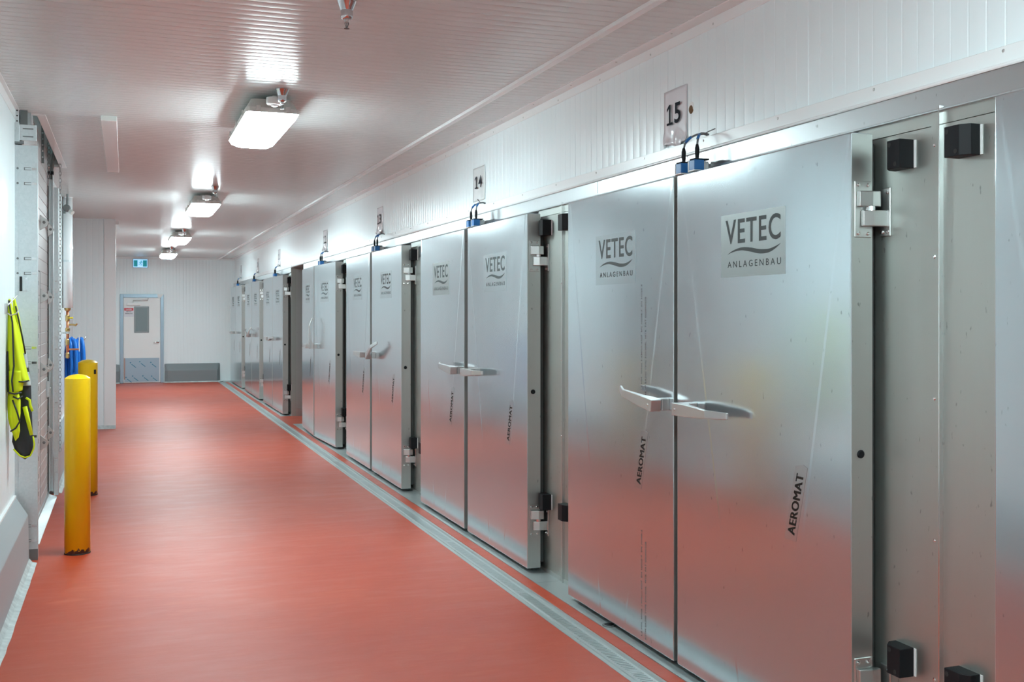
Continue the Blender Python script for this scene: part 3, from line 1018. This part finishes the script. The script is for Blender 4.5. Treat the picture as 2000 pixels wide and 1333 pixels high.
for y, lab in LIGHTS:
    t = thing('ceiling_light', lab, 'light', (0.862, y + 0.62, 0), 0, 'sealed corridor ceiling lights')
    put('housing', HOUS, t)
    put('diffuser', LENS, t)
    put('rim', RIM, t)
    put('mount', MOUNT, t, (0, -0.38, 0))
    put('mount', MOUNT, t, (0, 0.38, 0))
    for sx in (-1, 1):
        for yy in (-0.42, 0.0, 0.42):
            put('clip', CLIP, t, (sx * 0.166, yy, 2.92))
    for xx in (-0.09, 0.09):
        for sy in (-1, 1):
            put('clip', CLIP, t, (xx, sy * 0.621, 2.92), (0, 0, R(90)))
    put('motion_sensor', SENS, t, (0.0, -0.668, ZC - 0.042))
    MB().box(-0.012, 0.012, -0.68, -0.55, ZC - 0.045, ZC - 0.030).build('sensor_arm', M_HOUSING, t)

# ------------------------------------------------------------------ sprinklers
SP1 = MB().lathe([(0.006, 0.0), (0.052, 0.0), (0.053, -0.004), (0.053, -0.0045), (0.050, -0.006), (0.034, -0.052), (0.0335, -0.0525), (0.0335, -0.053), (0.034, -0.085), (0.034, -0.0855), (0.028, -0.098), (0.014, -0.100)], (0, 0, 0), 'z', 24).mesh('escutcheon', M_CHROME, smooth=True)
SP2 = MB().lathe([(0.013, -0.098), (0.016, -0.106), (0.012, -0.116), (0.005, -0.118)], (0, 0, 0), 'z', 12).mesh('sprinkler_body', M_CAST)
sp3 = MB()
for s in (-1, 1):
    sp3.tube([(s * 0.008, 0, -0.112), (s * 0.010, 0, -0.125), (s * 0.004, 0, -0.142), (0, 0, -0.148)], 0.0022, 6)
sp3.tube([(0, 0, -0.116), (0, 0, -0.142)], 0.0025, 6)
SP3 = sp3.mesh('yoke', M_GALDARK)
SP4 = MB().lathe([(0.003, -0.146), (0.015, -0.150), (0.015, -0.152), (0.003, -0.153)], (0, 0, 0), 'z', 16).mesh('deflector', M_GALDARK)
for x, y, lab in ((0.911, 4.615, 'chrome sprinkler head at the top edge of the picture, nearest one'), (0.898, 6.555, 'chrome sprinkler head just in front of the nearest light'),
                  (0.906, 11.77, 'chrome sprinkler head in front of the second light'), (0.898, 17.9, 'small chrome sprinkler head in front of the third light'),
                  (0.898, 22.8, 'small chrome sprinkler head in front of the farthest light')):
    t = thing('sprinkler', lab, 'sprinkler', (x, y, ZC - 0.001), 0, 'ceiling sprinklers along the corridor')
    t.scale = (0.8, 0.8, 0.8)
    put('escutcheon', SP1, t)
    put('sprinkler_body', SP2, t)
    put('yoke', SP3, t)
    put('deflector', SP4, t)

# flat box on the ceiling
t = thing('ceiling_channel', 'flat white channel cover fixed on the ceiling near the left edge', 'channel', (-0.104, 9.28, ZC))
MB().box(-0.052, 0.052, -1.42, 1.42, -0.034, 0.0).build('channel_cover', M_TRIM, t, bevel=0.002, seg=1)
MB().box(-0.050, 0.050, -1.423, -1.42, -0.032, 0.0).build('end_cap', M_HOUSING, t)

# ------------------------------------------------------------------ bollards
BO = MB().lathe([(0.084, 0), (0.084, 1.203), (0.084, 1.207), (0.0825, 1.2085), (0.080, 1.210), (0.060, 1.224), (0.034, 1.232), (0.006, 1.236)], (0, 0, 0), 'z', 48).mesh('post', M_YELLOW, smooth=True)
for e in BO.edges:
    pass
BASE = MB().lathe([(0.086, 0), (0.086, 0.006), (0.084, 0.008)], (0, 0, 0), 'z', 40).mesh('base_joint', M_DARK)
for x, y, lab in ((-0.308, 7.93, 'nearest yellow steel bollard with chipped paint at its base'), (-0.318, 10.45, 'yellow steel bollard standing behind the nearer one by the loading door')):
    t = thing('bollard', lab, 'bollard', (x, y, 0), -0.75, 'yellow bollards guarding the loading door')
    put('post', BO, t)
    put('base_joint', BASE, t)
t['label'] = 'farther yellow bollard, mostly hidden behind the nearer one'
MB().box(0.0, 0.0025, -0.012, 0.012, 1.105, 1.145).build('scuff_mark', M_BLACK, t, loc=(0.0835, 0, 0))

# ------------------------------------------------------------------ loading door on the left wall
ld = thing('loading_door', 'white sectional loading door in galvanized tracks on the left wall', 'door', (0, 0, 0))
ld['kind'] = 'thing'
DX = -0.650
sec = ribbed(0.598, 2.50, 'section', M_SECTION, 0.003, 0.0985, 0)
for k in range(6):
    o = put('section', sec, ld)
    z = 0.045 if k == 0 else 0.6 * k + 0.002
    # local x -> +y, local y -> +z, normal -> +x
    m_ = Matrix(((0, 0, 1, DX), (1, 0, 0, 7.86), (0, 1, 0, z), (0, 0, 0, 1)))
    if k == 0:
        m_ = m_ @ Matrix.Diagonal((1, 0.925, 1, 1))
    o.matrix_local = m_
MB().box(DX, DX + 0.002, 9.447, 9.457, 0.10, 2.0).box(DX, DX + 0.002, 8.55, 9.457, 1.99, 2.0).build('wicket_seam', M_GALDARK, ld)
s = MB()
for k in range(13):
    z = 0.2 + k * 0.14
    s.box(DX, DX + 0.004, 9.25, 9.262, z, z + 0.035)
s.build('hinge_pins', M_GALDARK, ld)['kind'] = 'stuff'
def bracket(x, y, z, sc=1.0):
    o = MB().prism([(0, -0.065), (0.050 * sc, -0.035), (0.068 * sc, 0.0), (0.050 * sc, 0.022), (0, 0.062)], lambda u, v, w: (x + u, y + w, z + v), -0.006, 0.006).build('roller_bracket', M_CAST, ld, bevel=0.002, seg=1)
    hb = MB()
    hb.lathe([(0.012, 0), (0.012, -0.004), (0.006, -0.006)], (x + 0.030 * sc, y - 0.006, z), 'y', 10)
    hb.build('bracket_bolt', M_GALDARK, o)
for z in (0.602, 1.2, 1.8, 2.4):
    bracket(DX, 9.47, z)
    bracket(DX + 0.01, 10.24, z, 0.75)
# latch on the far side
MB().box(DX, DX + 0.03, 10.18, 10.22, 0.92, 1.06).box(DX + 0.01, DX + 0.03, 10.22, 10.34, 0.98, 1.0).build('latch', M_GAL, ld, bevel=0.003, seg=1)
# near jamb cover
b = MB()
b.box(XL, -0.550, 7.796, 7.800, 0.012, 2.780)
b.box(-0.553, -0.550, 7.80, 7.85, 0.012, 2.780)
b.box(XL, XL + 0.020, 7.788, 7.796, 0.40, 2.780)
b.build('jamb_cover', M_GAL, ld)
MB().box(-0.610, -0.549, 7.794, 7.796, 0.0, 0.075).build('jamb_foot', M_GALDARK, ld)
s = MB()
s2 = MB()
for z in (2.623, 2.524, 2.022, 1.923, 1.424, 1.324, 0.83, 0.73, 0.232, 0.133):
    if z > 1.6:
        s.lathe([(0.0075, 0), (0.0075, -0.0015)], (XL + 0.006 + 0.012, 7.788, z), 'y', 10)
    s.box(-0.632, -0.590, 7.7945, 7.796, z - 0.010, z - 0.006)
    s.box(-0.632, -0.590, 7.7945, 7.796, z + 0.006, z + 0.009)
    s.box(-0.634, -0.628, 7.7945, 7.796, z - 0.010, z + 0.009)
    s2.box(-0.586, -0.556, 7.7935, 7.796, z - 0.008, z + 0.008)
s.build('slots', M_GALDARK, ld)['kind'] = 'stuff'
s2.build('slot_tabs', M_SHINY, ld)['kind'] = 'stuff'
MB().box(-0.661, -0.645, 7.793, 7.796, 1.803, 1.902).build('window_slot', M_DARK, ld)
MB().box(-0.643, -0.612, 7.786, 7.796, 1.803, 1.902).build('slot_tab', M_GAL, ld, bevel=0.003, seg=1)
MB().lathe([(0.005, 0), (0.005, -0.002)], (-0.620, 7.786, 1.888), 'y', 8).build('tab_screw', M_SHINY, ld)
# head bracket
b = MB()
b.box(XL, -0.556, 7.78, 7.786, 2.81, 2.915)
b.box(XL, XL + 0.03, 7.775, 7.79, 2.80, 2.925)
b.build('head_bracket', M_GAL, ld, bevel=0.001, seg=1)
s = MB()
for z in (2.836, 2.888):
    s.box(-0.64, -0.575, 7.7785, 7.78, z - 0.004, z + 0.004)
s.box(XL, -0.634, 7.779, 7.80, 2.786, 2.806)
s.build('bracket_slots', M_GALDARK, ld)['kind'] = 'stuff'
MB().box(-0.632, -0.556, 7.784, 7.79, 2.786, 2.812).box(-0.572, -0.562, 7.782, 7.79, 2.786, 2.82).build('head_bracket', M_SHINY, ld)
b = MB()
b.box(XL + 0.004, XL + 0.026, 7.80, 7.806, 2.91, 3.35)
b.build('perforated_angle', M_GAL, ld)
s = MB()
for z in (2.94, 2.975, 3.01):
    s.lathe([(0.0055, 0), (0.0055, -0.001)], (XL + 0.014, 7.7995, z), 'y', 8)
s.build('angle_holes', M_DARK, ld)['kind'] = 'stuff'
MB().box(XL + 0.030, XL + 0.075, 7.83, 7.84, 2.90, 3.4).build('rail_back', M_GALDARK, ld)
MB().box(-0.640, -0.600, 7.92, 7.925, 2.90, 3.4).box(-0.602, -0.600, 7.92, 8.1, 2.9, 3.4).build('track_flange', M_GAL, ld)
b = MB()
b.box(-0.657, -0.628, 9.60, 9.61, 2.90, 3.45)
b.build('perforated_angle', M_GALDARK, ld)
s = MB()
for k in range(9):
    s.lathe([(0.007, 0), (0.007, -0.001)], (-0.640, 9.599, 2.95 + 0.05 * k), 'y', 8)
s.build('angle_holes', M_SHINY, ld)['kind'] = 'stuff'
# far track and jamb
b = MB()
b.box(-0.640, -0.606, 10.40, 10.42, 0.06, 2.86)
b.box(-0.610, -0.604, 10.36, 10.42, 0.06, 2.93)
b.box(-0.640, -0.634, 10.36, 10.42, 0.06, 2.86)
b.build('track', M_GAL, ld)
MB().tube([(-0.622, 10.39, 2.86), (-0.620, 10.38, 2.95), (-0.600, 10.36, 3.05), (-0.575, 10.34, 3.2)], 0.018, 6).build('track_bend', M_GALDARK, ld)
MB().box(-0.645, -0.60, 10.355, 10.40, 2.90, 2.93).build('track_clamp', M_BLACK, ld)
MB().box(-0.668, -0.643, 10.38, 10.40, 0.06, 2.80).build('rail_back', M_GALDARK, ld)
s = MB()
for z in (0.3, 0.85, 1.35, 1.83, 1.98, 2.34, 2.52, 2.72):
    s.box(-0.664, -0.650, 10.376, 10.38, z, z + 0.02)
s.build('rail_tabs', M_SHINY, ld)['kind'] = 'stuff'
MB().box(-0.599, -0.566, 10.395, 10.41, 0.02, 2.79).box(-0.567, -0.563, 10.41, 10.50, 0.02, 2.79).build('jamb_cover', M_GAL, ld)
s = MB()
for z in (0.22, 0.35, 0.85, 0.95, 1.33, 1.44, 1.84, 1.94):
    s.box(-0.594, -0.570, 10.393, 10.395, z, z + 0.010)
s.build('slot_tabs', M_SHINY, ld)['kind'] = 'stuff'
MB().prism([(-0.665, 0.0), (-0.575, 0.0), (-0.575, 0.005), (-0.640, 0.030), (-0.640, 0.05), (-0.665, 0.05)], lambda u, v, w: (u, w, v), 8.30, 10.42).build('sill_angle', M_GAL, ld)
# shaft above the slot
b = MB()
b.box(-0.30, -0.28, 7.95, 10.80, ZC + 0.02, 4.6)
b.box(-0.95, -0.28, 10.76, 10.80, ZC + 0.02, 4.6)
b.box(-0.95, -0.28, 7.93, 7.96, ZC + 0.02, 4.6)
b.box(-0.95, -0.28, 7.95, 10.80, 4.6, 4.65)
ws = struct(b.build('wall_shaft', M_SHAFT), 'teal lined shaft above the ceiling slot of the loading door', 'wall')
sl = bpy.data.lights.new('shaft_fill', 'POINT')  # added fill light to brighten the shaft, no lamp known there
sl.energy = 14
sl.color = (0.9, 1, 1)
sl.shadow_soft_size = 0.15
so = bpy.data.objects.new('shaft_fill', sl)
so.location = (-0.45, 9.3, 4.3)
col.objects.link(so)

# hoist chain
t = thing('hoist_chain', 'thin steel hoist chain hanging by the far door track', 'chain', (-0.552, 10.47, 0))
cm = MB()
z = 0.42
k = 0
while z < 3.15:
    pts = []
    for i in range(11):
        a = 2 * PI * i / 10
        u, v = 0.0095 * math.cos(a), 0.0215 * math.sin(a)
        pts.append((u if k % 2 == 0 else u * 0.45, u * 0.45 if k % 2 == 0 else u, z + v))
    cm.tube(pts, 0.0021, 5, cap=False)
    z += 0.033
    k += 1
cm.build('links', M_CHAIN, t, smooth=True)['kind'] = 'stuff'
cm = MB()
z = 2.86
while z < 3.3:
    pts = [(0.010 * math.cos(2 * PI * i / 10) - 0.627, 0.004 * math.cos(2 * PI * i / 10) + 10.17, z + 0.022 * math.sin(2 * PI * i / 10)) for i in range(11)]
    cm.tube(pts, 0.0034, 5, cap=False)
    z += 0.036
cm.build('return_chain', M_GALDARK, ld, smooth=True)['kind'] = 'stuff'

# ------------------------------------------------------------------ water pipe, hose, spotlight
t = thing('water_pipe', 'white jacketed water pipe ending in copper and brass valves', 'pipe', (-0.632, 13.5, 0))
MB().lathe([(0.057, 1.722), (0.057, ZC), (0.02, ZC)], (0, 0, 0), 'z', 28).build('pipe_jacket', M_PIPE, t, smooth=False)
for p in t.children[0].data.polygons:
    p.use_smooth = abs(p.normal.z) < 0.5
MB().lathe([(0.062, ZC - 0.006), (0.062, ZC)], (0, 0, 0), 'z', 24).build('ceiling_ring', M_TRIM, t)
MB().lathe([(0.016, 1.14), (0.016, 1.722)], (0, 0, 0), 'z', 14).build('copper_pipe', M_COPPER, t, smooth=True)
b = MB()
b.lathe([(0.036, 1.722), (0.036, 1.708), (0.026, 1.69), (0.018, 1.688)], (0, 0, 0), 'z', 14)
b.lathe([(0.018, 1.64), (0.024, 1.63), (0.024, 1.575), (0.018, 1.565)], (0, 0, 0), 'z', 8)
b.lathe([(0.018, 1.49), (0.026, 1.48), (0.026, 1.455), (0.018, 1.445)], (0, 0, 0), 'z', 8)
b.lathe([(0.018, 1.36), (0.023, 1.35), (0.023, 1.29), (0.018, 1.285)], (0, 0, 0), 'z', 8)
b.build('brass_fitting', M_BRASS, t)
MB().lathe([(0.014, 1.13), (0.022, 1.14), (0.022, 1.19), (0.016, 1.20)], (0, 0, 0), 'z', 10).build('pipe_end', M_BRASS, t)
MB().tube([(0, 0, 1.605), (0.02, -0.03, 1.605), (0.06, -0.04, 1.605)], [0.008, 0.008, 0.012], 8).build('valve_lever', M_YELTAG, t)
MB().tube([(0, 0, 1.525), (0.05, -0.01, 1.527), (0.09, -0.015, 1.520), (0.105, -0.015, 1.540)], [0.012, 0.011, 0.013, 0.010], 8).build('side_tap', M_BRASS, t)
MB().tube([(0, 0, 1.235), (0.05, -0.01, 1.237), (0.125, -0.012, 1.238)], 0.011, 8).build('side_branch', M_COPPER, t)
MB().tube([(0, 0, 1.43), (-0.058, 0.02, 1.43)], 0.008, 8).lathe([(0.027, 1.42), (0.027, 1.445)], (0, 0, 0), 'z', 14).build('pipe_clamp', M_GAL, t)
MB().tube([(0, 0, 2.27), (-0.056, 0.02, 2.275)], 0.009, 8).lathe([(0.0585, 2.262), (0.0585, 2.285)], (0, 0, 0), 'z', 20).build('pipe_clamp', M_GAL, t)

t = thing('water_hose', 'coil of thick bright blue water hose hung on the wall', 'hose', (-0.575, 14.0, 0))
pts = []
TURN = 6
for i in range(TURN * 36 + 1):
    a = 2 * PI * i / 36
    f_ = i / (TURN * 36)
    k = int(a / (2 * PI))
    pts.append((-0.070 + 0.165 * f_ + 0.046 * math.cos(a), -0.10 * math.cos(a) + 0.05 * math.sin(k * 2.1) * 0.5, 0.945 + (0.40 + 0.014 * math.sin(k * 1.7)) * math.sin(a)))
MB().tube(pts, 0.0185, 10).build('hose', M_BLUEHOSE, t, smooth=True)
t = thing('hose_hook', 'bent steel wall hook carrying the blue hose coil', 'hook', (XL, 14.0, 0))
MB().tube([(0.0, 0, 1.31), (0.09, 0, 1.312), (0.20, 0, 1.318), (0.225, 0, 1.345), (0.24, 0, 1.375)], 0.009, 8).build('hook_arm', M_CAST, t, smooth=True)
MB().box(0, 0.006, -0.03, 0.03, 1.24, 1.36).build('hook_plate', M_CAST, t)
MB().box(0.168, 0.178, -0.17, -0.15, 1.20, 1.40).build('hook_tag', M_SMOOTHWHITE, t)

t = thing('spotlight', 'small grey twin spotlight on a stem above the white pipe', 'lamp', (-0.622, 13.1, ZC))
MB().lathe([(0.012, 0), (0.012, -0.12)], (0.006, 0, 0), 'z', 10).build('stem', M_GALDARK, t)
MB().lathe([(0.030, 0.05), (0.042, 0.03), (0.042, -0.03), (0.032, -0.045), (0.012, -0.047)], (0, 0, -0.165), 'y', 20).build('spot_body', M_GALDARK, t, smooth=False)
MB().tube([(0.02, -0.01, -0.18), (0.045, -0.03, -0.205), (0.064, -0.045, -0.222)], [0.018, 0.024, 0.026], 14).build('spot_head', M_HOUSING, t)
MB().box(-0.035, -0.012, -0.02, 0.02, -0.225, -0.19).build('spot_bracket', M_GALDARK, t)

# ------------------------------------------------------------------ hi-vis vest on a wall hook
VY = 7.32
t = thing('coat_hook', 'double steel coat hook screwed to the near left wall', 'hook', (XL, 7.19, 0))
MB().box(0, 0.012, -0.035, 0.035, 1.655, 1.715).build('hook_plate', M_CAST, t, bevel=0.002, seg=1)
MB().tube([(0.008, 0, 1.70), (0.02, 0.04, 1.715), (0.045, 0.09, 1.75), (0.058, 0.10, 1.768)], 0.004, 8).tube([(0.008, 0, 1.66), (0.03, 0.01, 1.642), (0.06, 0.02, 1.652), (0.072, 0.02, 1.672)], 0.004, 8).build('hook_prong', M_CAST, t, smooth=True)

vest = thing('safety_vest', 'fluorescent yellow safety vest with black trim hanging on the left wall', 'vest', (0, 0, 0))
def lobe(name, secs, m, amp=0.10, k=5, ph=0.0, n=36):
    """secs: (z, x_left, x_right, y_centre, y_half)"""
    out = []
    # resample smoothly
    S = []
    for i in range(len(secs) - 1):
        for j in range(5):
            f_ = j / 5
            f_ = f_ * f_ * (3 - 2 * f_) * 0.5 + f_ * 0.5
            S.append(tuple(p + (q - p) * f_ for p, q in zip(secs[i], secs[i + 1])))
    S.append(secs[-1])
    for z, x0, x1, yc, yh in S:
        ring = []
        cx, rx = (x0 + x1) / 2, (x1 - x0) / 2
        for i in range(n):
            a = 2 * PI * i / n
            w = 1 + amp * math.sin(k * a + ph + z * 4) - amp
            ring.append((cx + rx * (1 + amp * 0.35 * math.sin(k * a + ph + z * 4) - amp * 0.35) * math.cos(a), yc + yh * w * math.sin(a), z + 0.012 * math.cos(a) * (1 if z < 1.2 else 0)))
        out.append(ring)
    return MB().rings(out).build(name, m, vest, smooth=True)
# back fold, right silhouette
lobe('back_panel', [(1.752, -0.662, -0.648, VY + .03, .010), (1.66, -0.664, -0.628, VY + .035, .022), (1.55, -0.668, -0.610, VY + .04, .03), (1.44, -0.67, -0.594, VY + .04, .036), (1.38, -0.67, -0.584, VY + .04, .036), (1.33, -0.67, -0.583, VY + .04, .03)], M_HIVIS, 0.12, 5, 0.5)
lobe('reflective_stripe', [(1.405, -0.655, -0.582, VY + .036, .030), (1.36, -0.65, -0.576, VY + .036, .032), (1.31, -0.645, -0.572, VY + .036, .030)], M_REFLECT, 0.06, 5, 0.5)
lobe('dark_panel', [(1.345, -0.66, -0.5765, VY + .05, .030), (1.28, -0.66, -0.565, VY + .05, .034), (1.18, -0.66, -0.556, VY + .05, .036), (1.05, -0.66, -0.552, VY + .05, .036), (0.93, -0.665, -0.546, VY + .045, .036), (0.86, -0.672, -0.540, VY + .04, .036), (0.80, -0.652, -0.541, VY + .035, .030), (0.762, -0.617, -0.552, VY + .03, .022), (0.745, -0.592, -0.562, VY + .03, .010)], M_VESTBLACK, 0.10, 4, 1.2)
lobe('reflective_stripe', [(1.285, -0.622, -0.568, VY + .026, .030), (1.24, -0.615, -0.560, VY + .026, .032), (1.20, -0.608, -0.556, VY + .024, .030)], M_REFLECT, 0.05, 4, 1.2)
# near fold, left strip against the wall
lobe('side_panel', [(1.70, -0.686, -0.664, VY - .03, .012), (1.55, -0.687, -0.655, VY - .03, .02), (1.40, -0.688, -0.650, VY - .03, .024), (1.20, -0.688, -0.65, VY - .02, .026), (1.08, -0.686, -0.655, VY - .02, .022)], M_HIVIS, 0.1, 4, 0.2)
# front main fold
lobe('front_panel', [(1.745, -0.680, -0.668, VY - .04, .012), (1.66, -0.680, -0.650, VY - .045, .022), (1.56, -0.684, -0.622, VY - .05, .032), (1.44, -0.686, -0.602, VY - .05, .040), (1.33, -0.684, -0.580, VY - .05, .044), (1.25, -0.676, -0.562, VY - .05, .044), (1.232, -0.670, -0.557, VY - .05, .040)], M_HIVIS, 0.14, 5, 2.0)
lobe('front_flap', [(1.30, -0.680, -0.592, VY - .07, .030), (1.22, -0.678, -0.590, VY - .07, .034), (1.165, -0.672, -0.596, VY - .07, .030)], M_HIVIS, 0.12, 4, 0.8)
lobe('lower_panel', [(1.16, -0.684, -0.622, VY - .05, .026), (1.10, -0.685, -0.608, VY - .055, .034), (1.02, -0.682, -0.608, VY - .055, .036), (0.97, -0.672, -0.614, VY - .055, .032), (0.91, -0.652, -0.612, VY - .055, .024), (0.872, -0.640, -0.620, VY - .05, .012)], M_HIVIS, 0.12, 5, 1.0)
p_ = MB()
for pl in ([(-0.676, VY - .062, 1.735), (-0.655, VY - .076, 1.60), (-0.648, VY - .095, 1.45), (-0.644, VY - .10, 1.33), (-0.655, VY - .105, 1.24), (-0.648, VY - .108, 1.17)],
           [(-0.674, VY - .105, 1.166), (-0.64, VY - .110, 1.158), (-0.600, VY - .100, 1.164)],
           [(-0.562, VY - .07, 1.236), (-0.596, VY - .095, 1.230), (-0.618, VY - .1, 1.232)],
           [(-0.682, VY - .075, 1.42), (-0.680, VY - .085, 1.30), (-0.677, VY - .10, 1.17)],
           [(-0.652, VY - .09, 1.12), (-0.625, VY - .094, 1.04), (-0.612, VY - .09, 0.985), (-0.634, VY - .094, 0.945), (-0.664, VY - .088, 0.925)],
           [(-0.650, VY - .088, 1.14), (-0.622, VY - .09, 1.125), (-0.598, VY - .07, 1.14)],
           [(-0.640, VY - .03, 1.70), (-0.622, VY - .01, 1.60), (-0.604, VY + .004, 1.50), (-0.588, VY + .01, 1.40)]):
    p_.tube(pl, 0.0052, 6)
p_.build('black_piping', M_VESTBLACK, vest, smooth=True)
p_ = MB()
p_.tube([(-0.582, VY - .02, 1.125), (-0.562, VY - .012, 1.11), (-0.558, VY - .012, 1.075), (-0.546, VY - .006, 1.04)], 0.008, 6)
p_.tube([(-0.588, VY - .03, 1.07), (-0.570, VY - .014, 0.98), (-0.551, VY - .008, 0.89)], [0.014, 0.013, 0.010], 6)
p_.tube([(-0.543, VY + .0, 0.88), (-0.536, VY + .01, 0.83), (-0.541, VY + .01, 0.80), (-0.560, VY + .014, 0.757), (-0.59, VY + .01, 0.748), (-0.62, VY + .005, 0.762), (-0.655, VY + .0, 0.805)], 0.005, 6)
p_.build('yellow_binding', M_HIVIS, vest, smooth=True)

# ------------------------------------------------------------------ far door, sign, exit sign
d1 = empty('door_1', (0.384, Y1, 0))
struct(d1, 'white exit door in a blue filmed steel frame on the far wall', 'door')
b = MB()
for s in (-1, 1):
    x0, x1 = sorted((s * 0.493, s * 0.420))
    b.box(x0, x1, -0.05, 0.0, 0.0, 2.128)
b.box(-0.420, 0.420, -0.05, 0.0, 2.045, 2.128)
b.build('door_frame', M_FILM, d1, bevel=0.004, seg=1)
MB().prism([(0.345, 2.128), (0.493, 2.131), (0.425, 2.046), (0.36, 2.046)], lambda u, v, w: (u, -w, v), 0.05, 0.053).build('film_patch', M_SMOOTHWHITE, d1)
MB().box(-0.417, 0.417, -0.030, 0.0, 0.012, 2.042).build('door_leaf', M_SMOOTHWHITE, d1, bevel=0.003, seg=1)
o = MB().box(-0.177, 0.159, -0.042, -0.030, 1.205, 1.836).build('window_frame', M_WINFRAME, d1, bevel=0.008, seg=2)
MB().box(-0.142, 0.124, -0.0435, -0.041, 1.243, 1.798).build('glass', M_GLASS, o)
o = MB().box(-0.398, 0.395, -0.034, -0.030, 0.03, 0.60).build('kick_plate', M_FILM, d1, bevel=0.001, seg=1)
MB().box(-0.405, -0.378, -0.0355, -0.034, 0.09, 0.60).build('bare_strip', M_BARE, o)
s = MB()
for i, (x, z) in enumerate(((-0.26, 0.49), (-0.05, 0.51), (0.20, 0.49), (-0.21, 0.17), (0.02, 0.17), (0.22, 0.16), (-0.36, 0.14))):
    s.lathe([(0.016, -0.034), (0.016, -0.0352)], (x, 0, z), 'y', 10)
    s.prism([(0.03, -0.03), (0.13, -0.11), (0.12, -0.125), (0.02, -0.045)], lambda u, v, w: (x + u, w, z + v), -0.0352, -0.034)
s.build('film_marks', M_FILMMARK, o)['kind'] = 'stuff'
MB().box(-0.338, -0.038, -0.085, -0.030, 1.862, 1.925).build('door_closer', M_SMOOTHWHITE, d1, bevel=0.004, seg=1)
MB().tube([(-0.20, -0.06, 1.925), (-0.20, -0.06, 1.975), (-0.02, -0.10, 1.985), (0.13, -0.10, 1.985), (0.14, -0.06, 2.03)], 0.010, 6).build('closer_arm', M_CAST, d1)
b = MB()
b.tube([(0.365, -0.03, 0.985), (0.365, -0.075, 0.985), (0.30, -0.080, 0.975), (0.262, -0.075, 0.972)], 0.012, 8)
b.lathe([(0.032, -0.030), (0.030, -0.040), (0.012, -0.042)], (0.365, 0, 0.985), 'y', 16)
b.build('door_lever', M_SHINY, d1, smooth=True)
# warning sign on the door
t = thing('door_sign', 'small white sign with a red band on the exit door', 'sign', (0.088, Y1 - 0.031, 0))
MB().box(-0.110, 0.110, -0.003, 0.0, 1.585, 1.802).build('sign_plate', M_SIGN, t)
MB().box(-0.102, 0.102, -0.0042, -0.003, 1.735, 1.795).build('red_band', M_RED, t)
def ft(name, body, x0, x1, z0, z1, m, y=-0.0052):
    put(name, text_mesh(name, body, lambda u, v: (x0 + (x1 - x0) * u, y, z0 + (z1 - z0) * v), m, 0.02, 1.0), t)
ft('lettering', 'DANGER', -0.070, 0.070, 1.746, 1.784, M_SIGN)
ft('lettering', 'KEEP OUT', -0.058, 0.058, 1.698, 1.724, M_INK)
ft('lettering', 'PERSONNEL ONLY', -0.085, 0.085, 1.652, 1.680, M_INK)
# exit sign
t = thing('exit_sign', 'green and white running man exit sign high on the far wall', 'sign', (0.346, Y1, 2.867))
MB().box(-0.168, 0.168, -0.045, 0.0, -0.105, 0.105).build('sign_case', M_FILM, t, bevel=0.005, seg=1)
MB().box(-0.158, 0.158, -0.048, -0.045, -0.095, 0.095).build('light_panel', M_EXITLIGHT, t)
MB().box(-0.148, -0.062, -0.050, -0.048, -0.078, 0.072).build('green_panel', M_TEAL, t)
MB().box(0.058, 0.148, -0.050, -0.048, -0.078, 0.072).build('green_panel', M_TEAL, t)
b = MB()
b.lathe([(0.013, -0.048), (0.013, -0.050)], (0.022, 0, 0.052), 'y', 12)
for pl in ([(0.018, 0.036), (0.006, 0.0)], [(0.006, 0.0), (0.026, -0.024), (0.018, -0.056)], [(0.006, 0.0), (-0.012, -0.026), (-0.040, -0.030)],
           [(0.018, 0.032), (0.040, 0.012), (0.050, 0.022)], [(0.016, 0.032), (-0.012, 0.026), (-0.022, 0.004)]):
    b.tube([(u, -0.049, v) for u, v in pl], 0.0085 if pl[0][1] > 0.034 else 0.006, 6)
b.build('running_figure', M_TEAL, t)
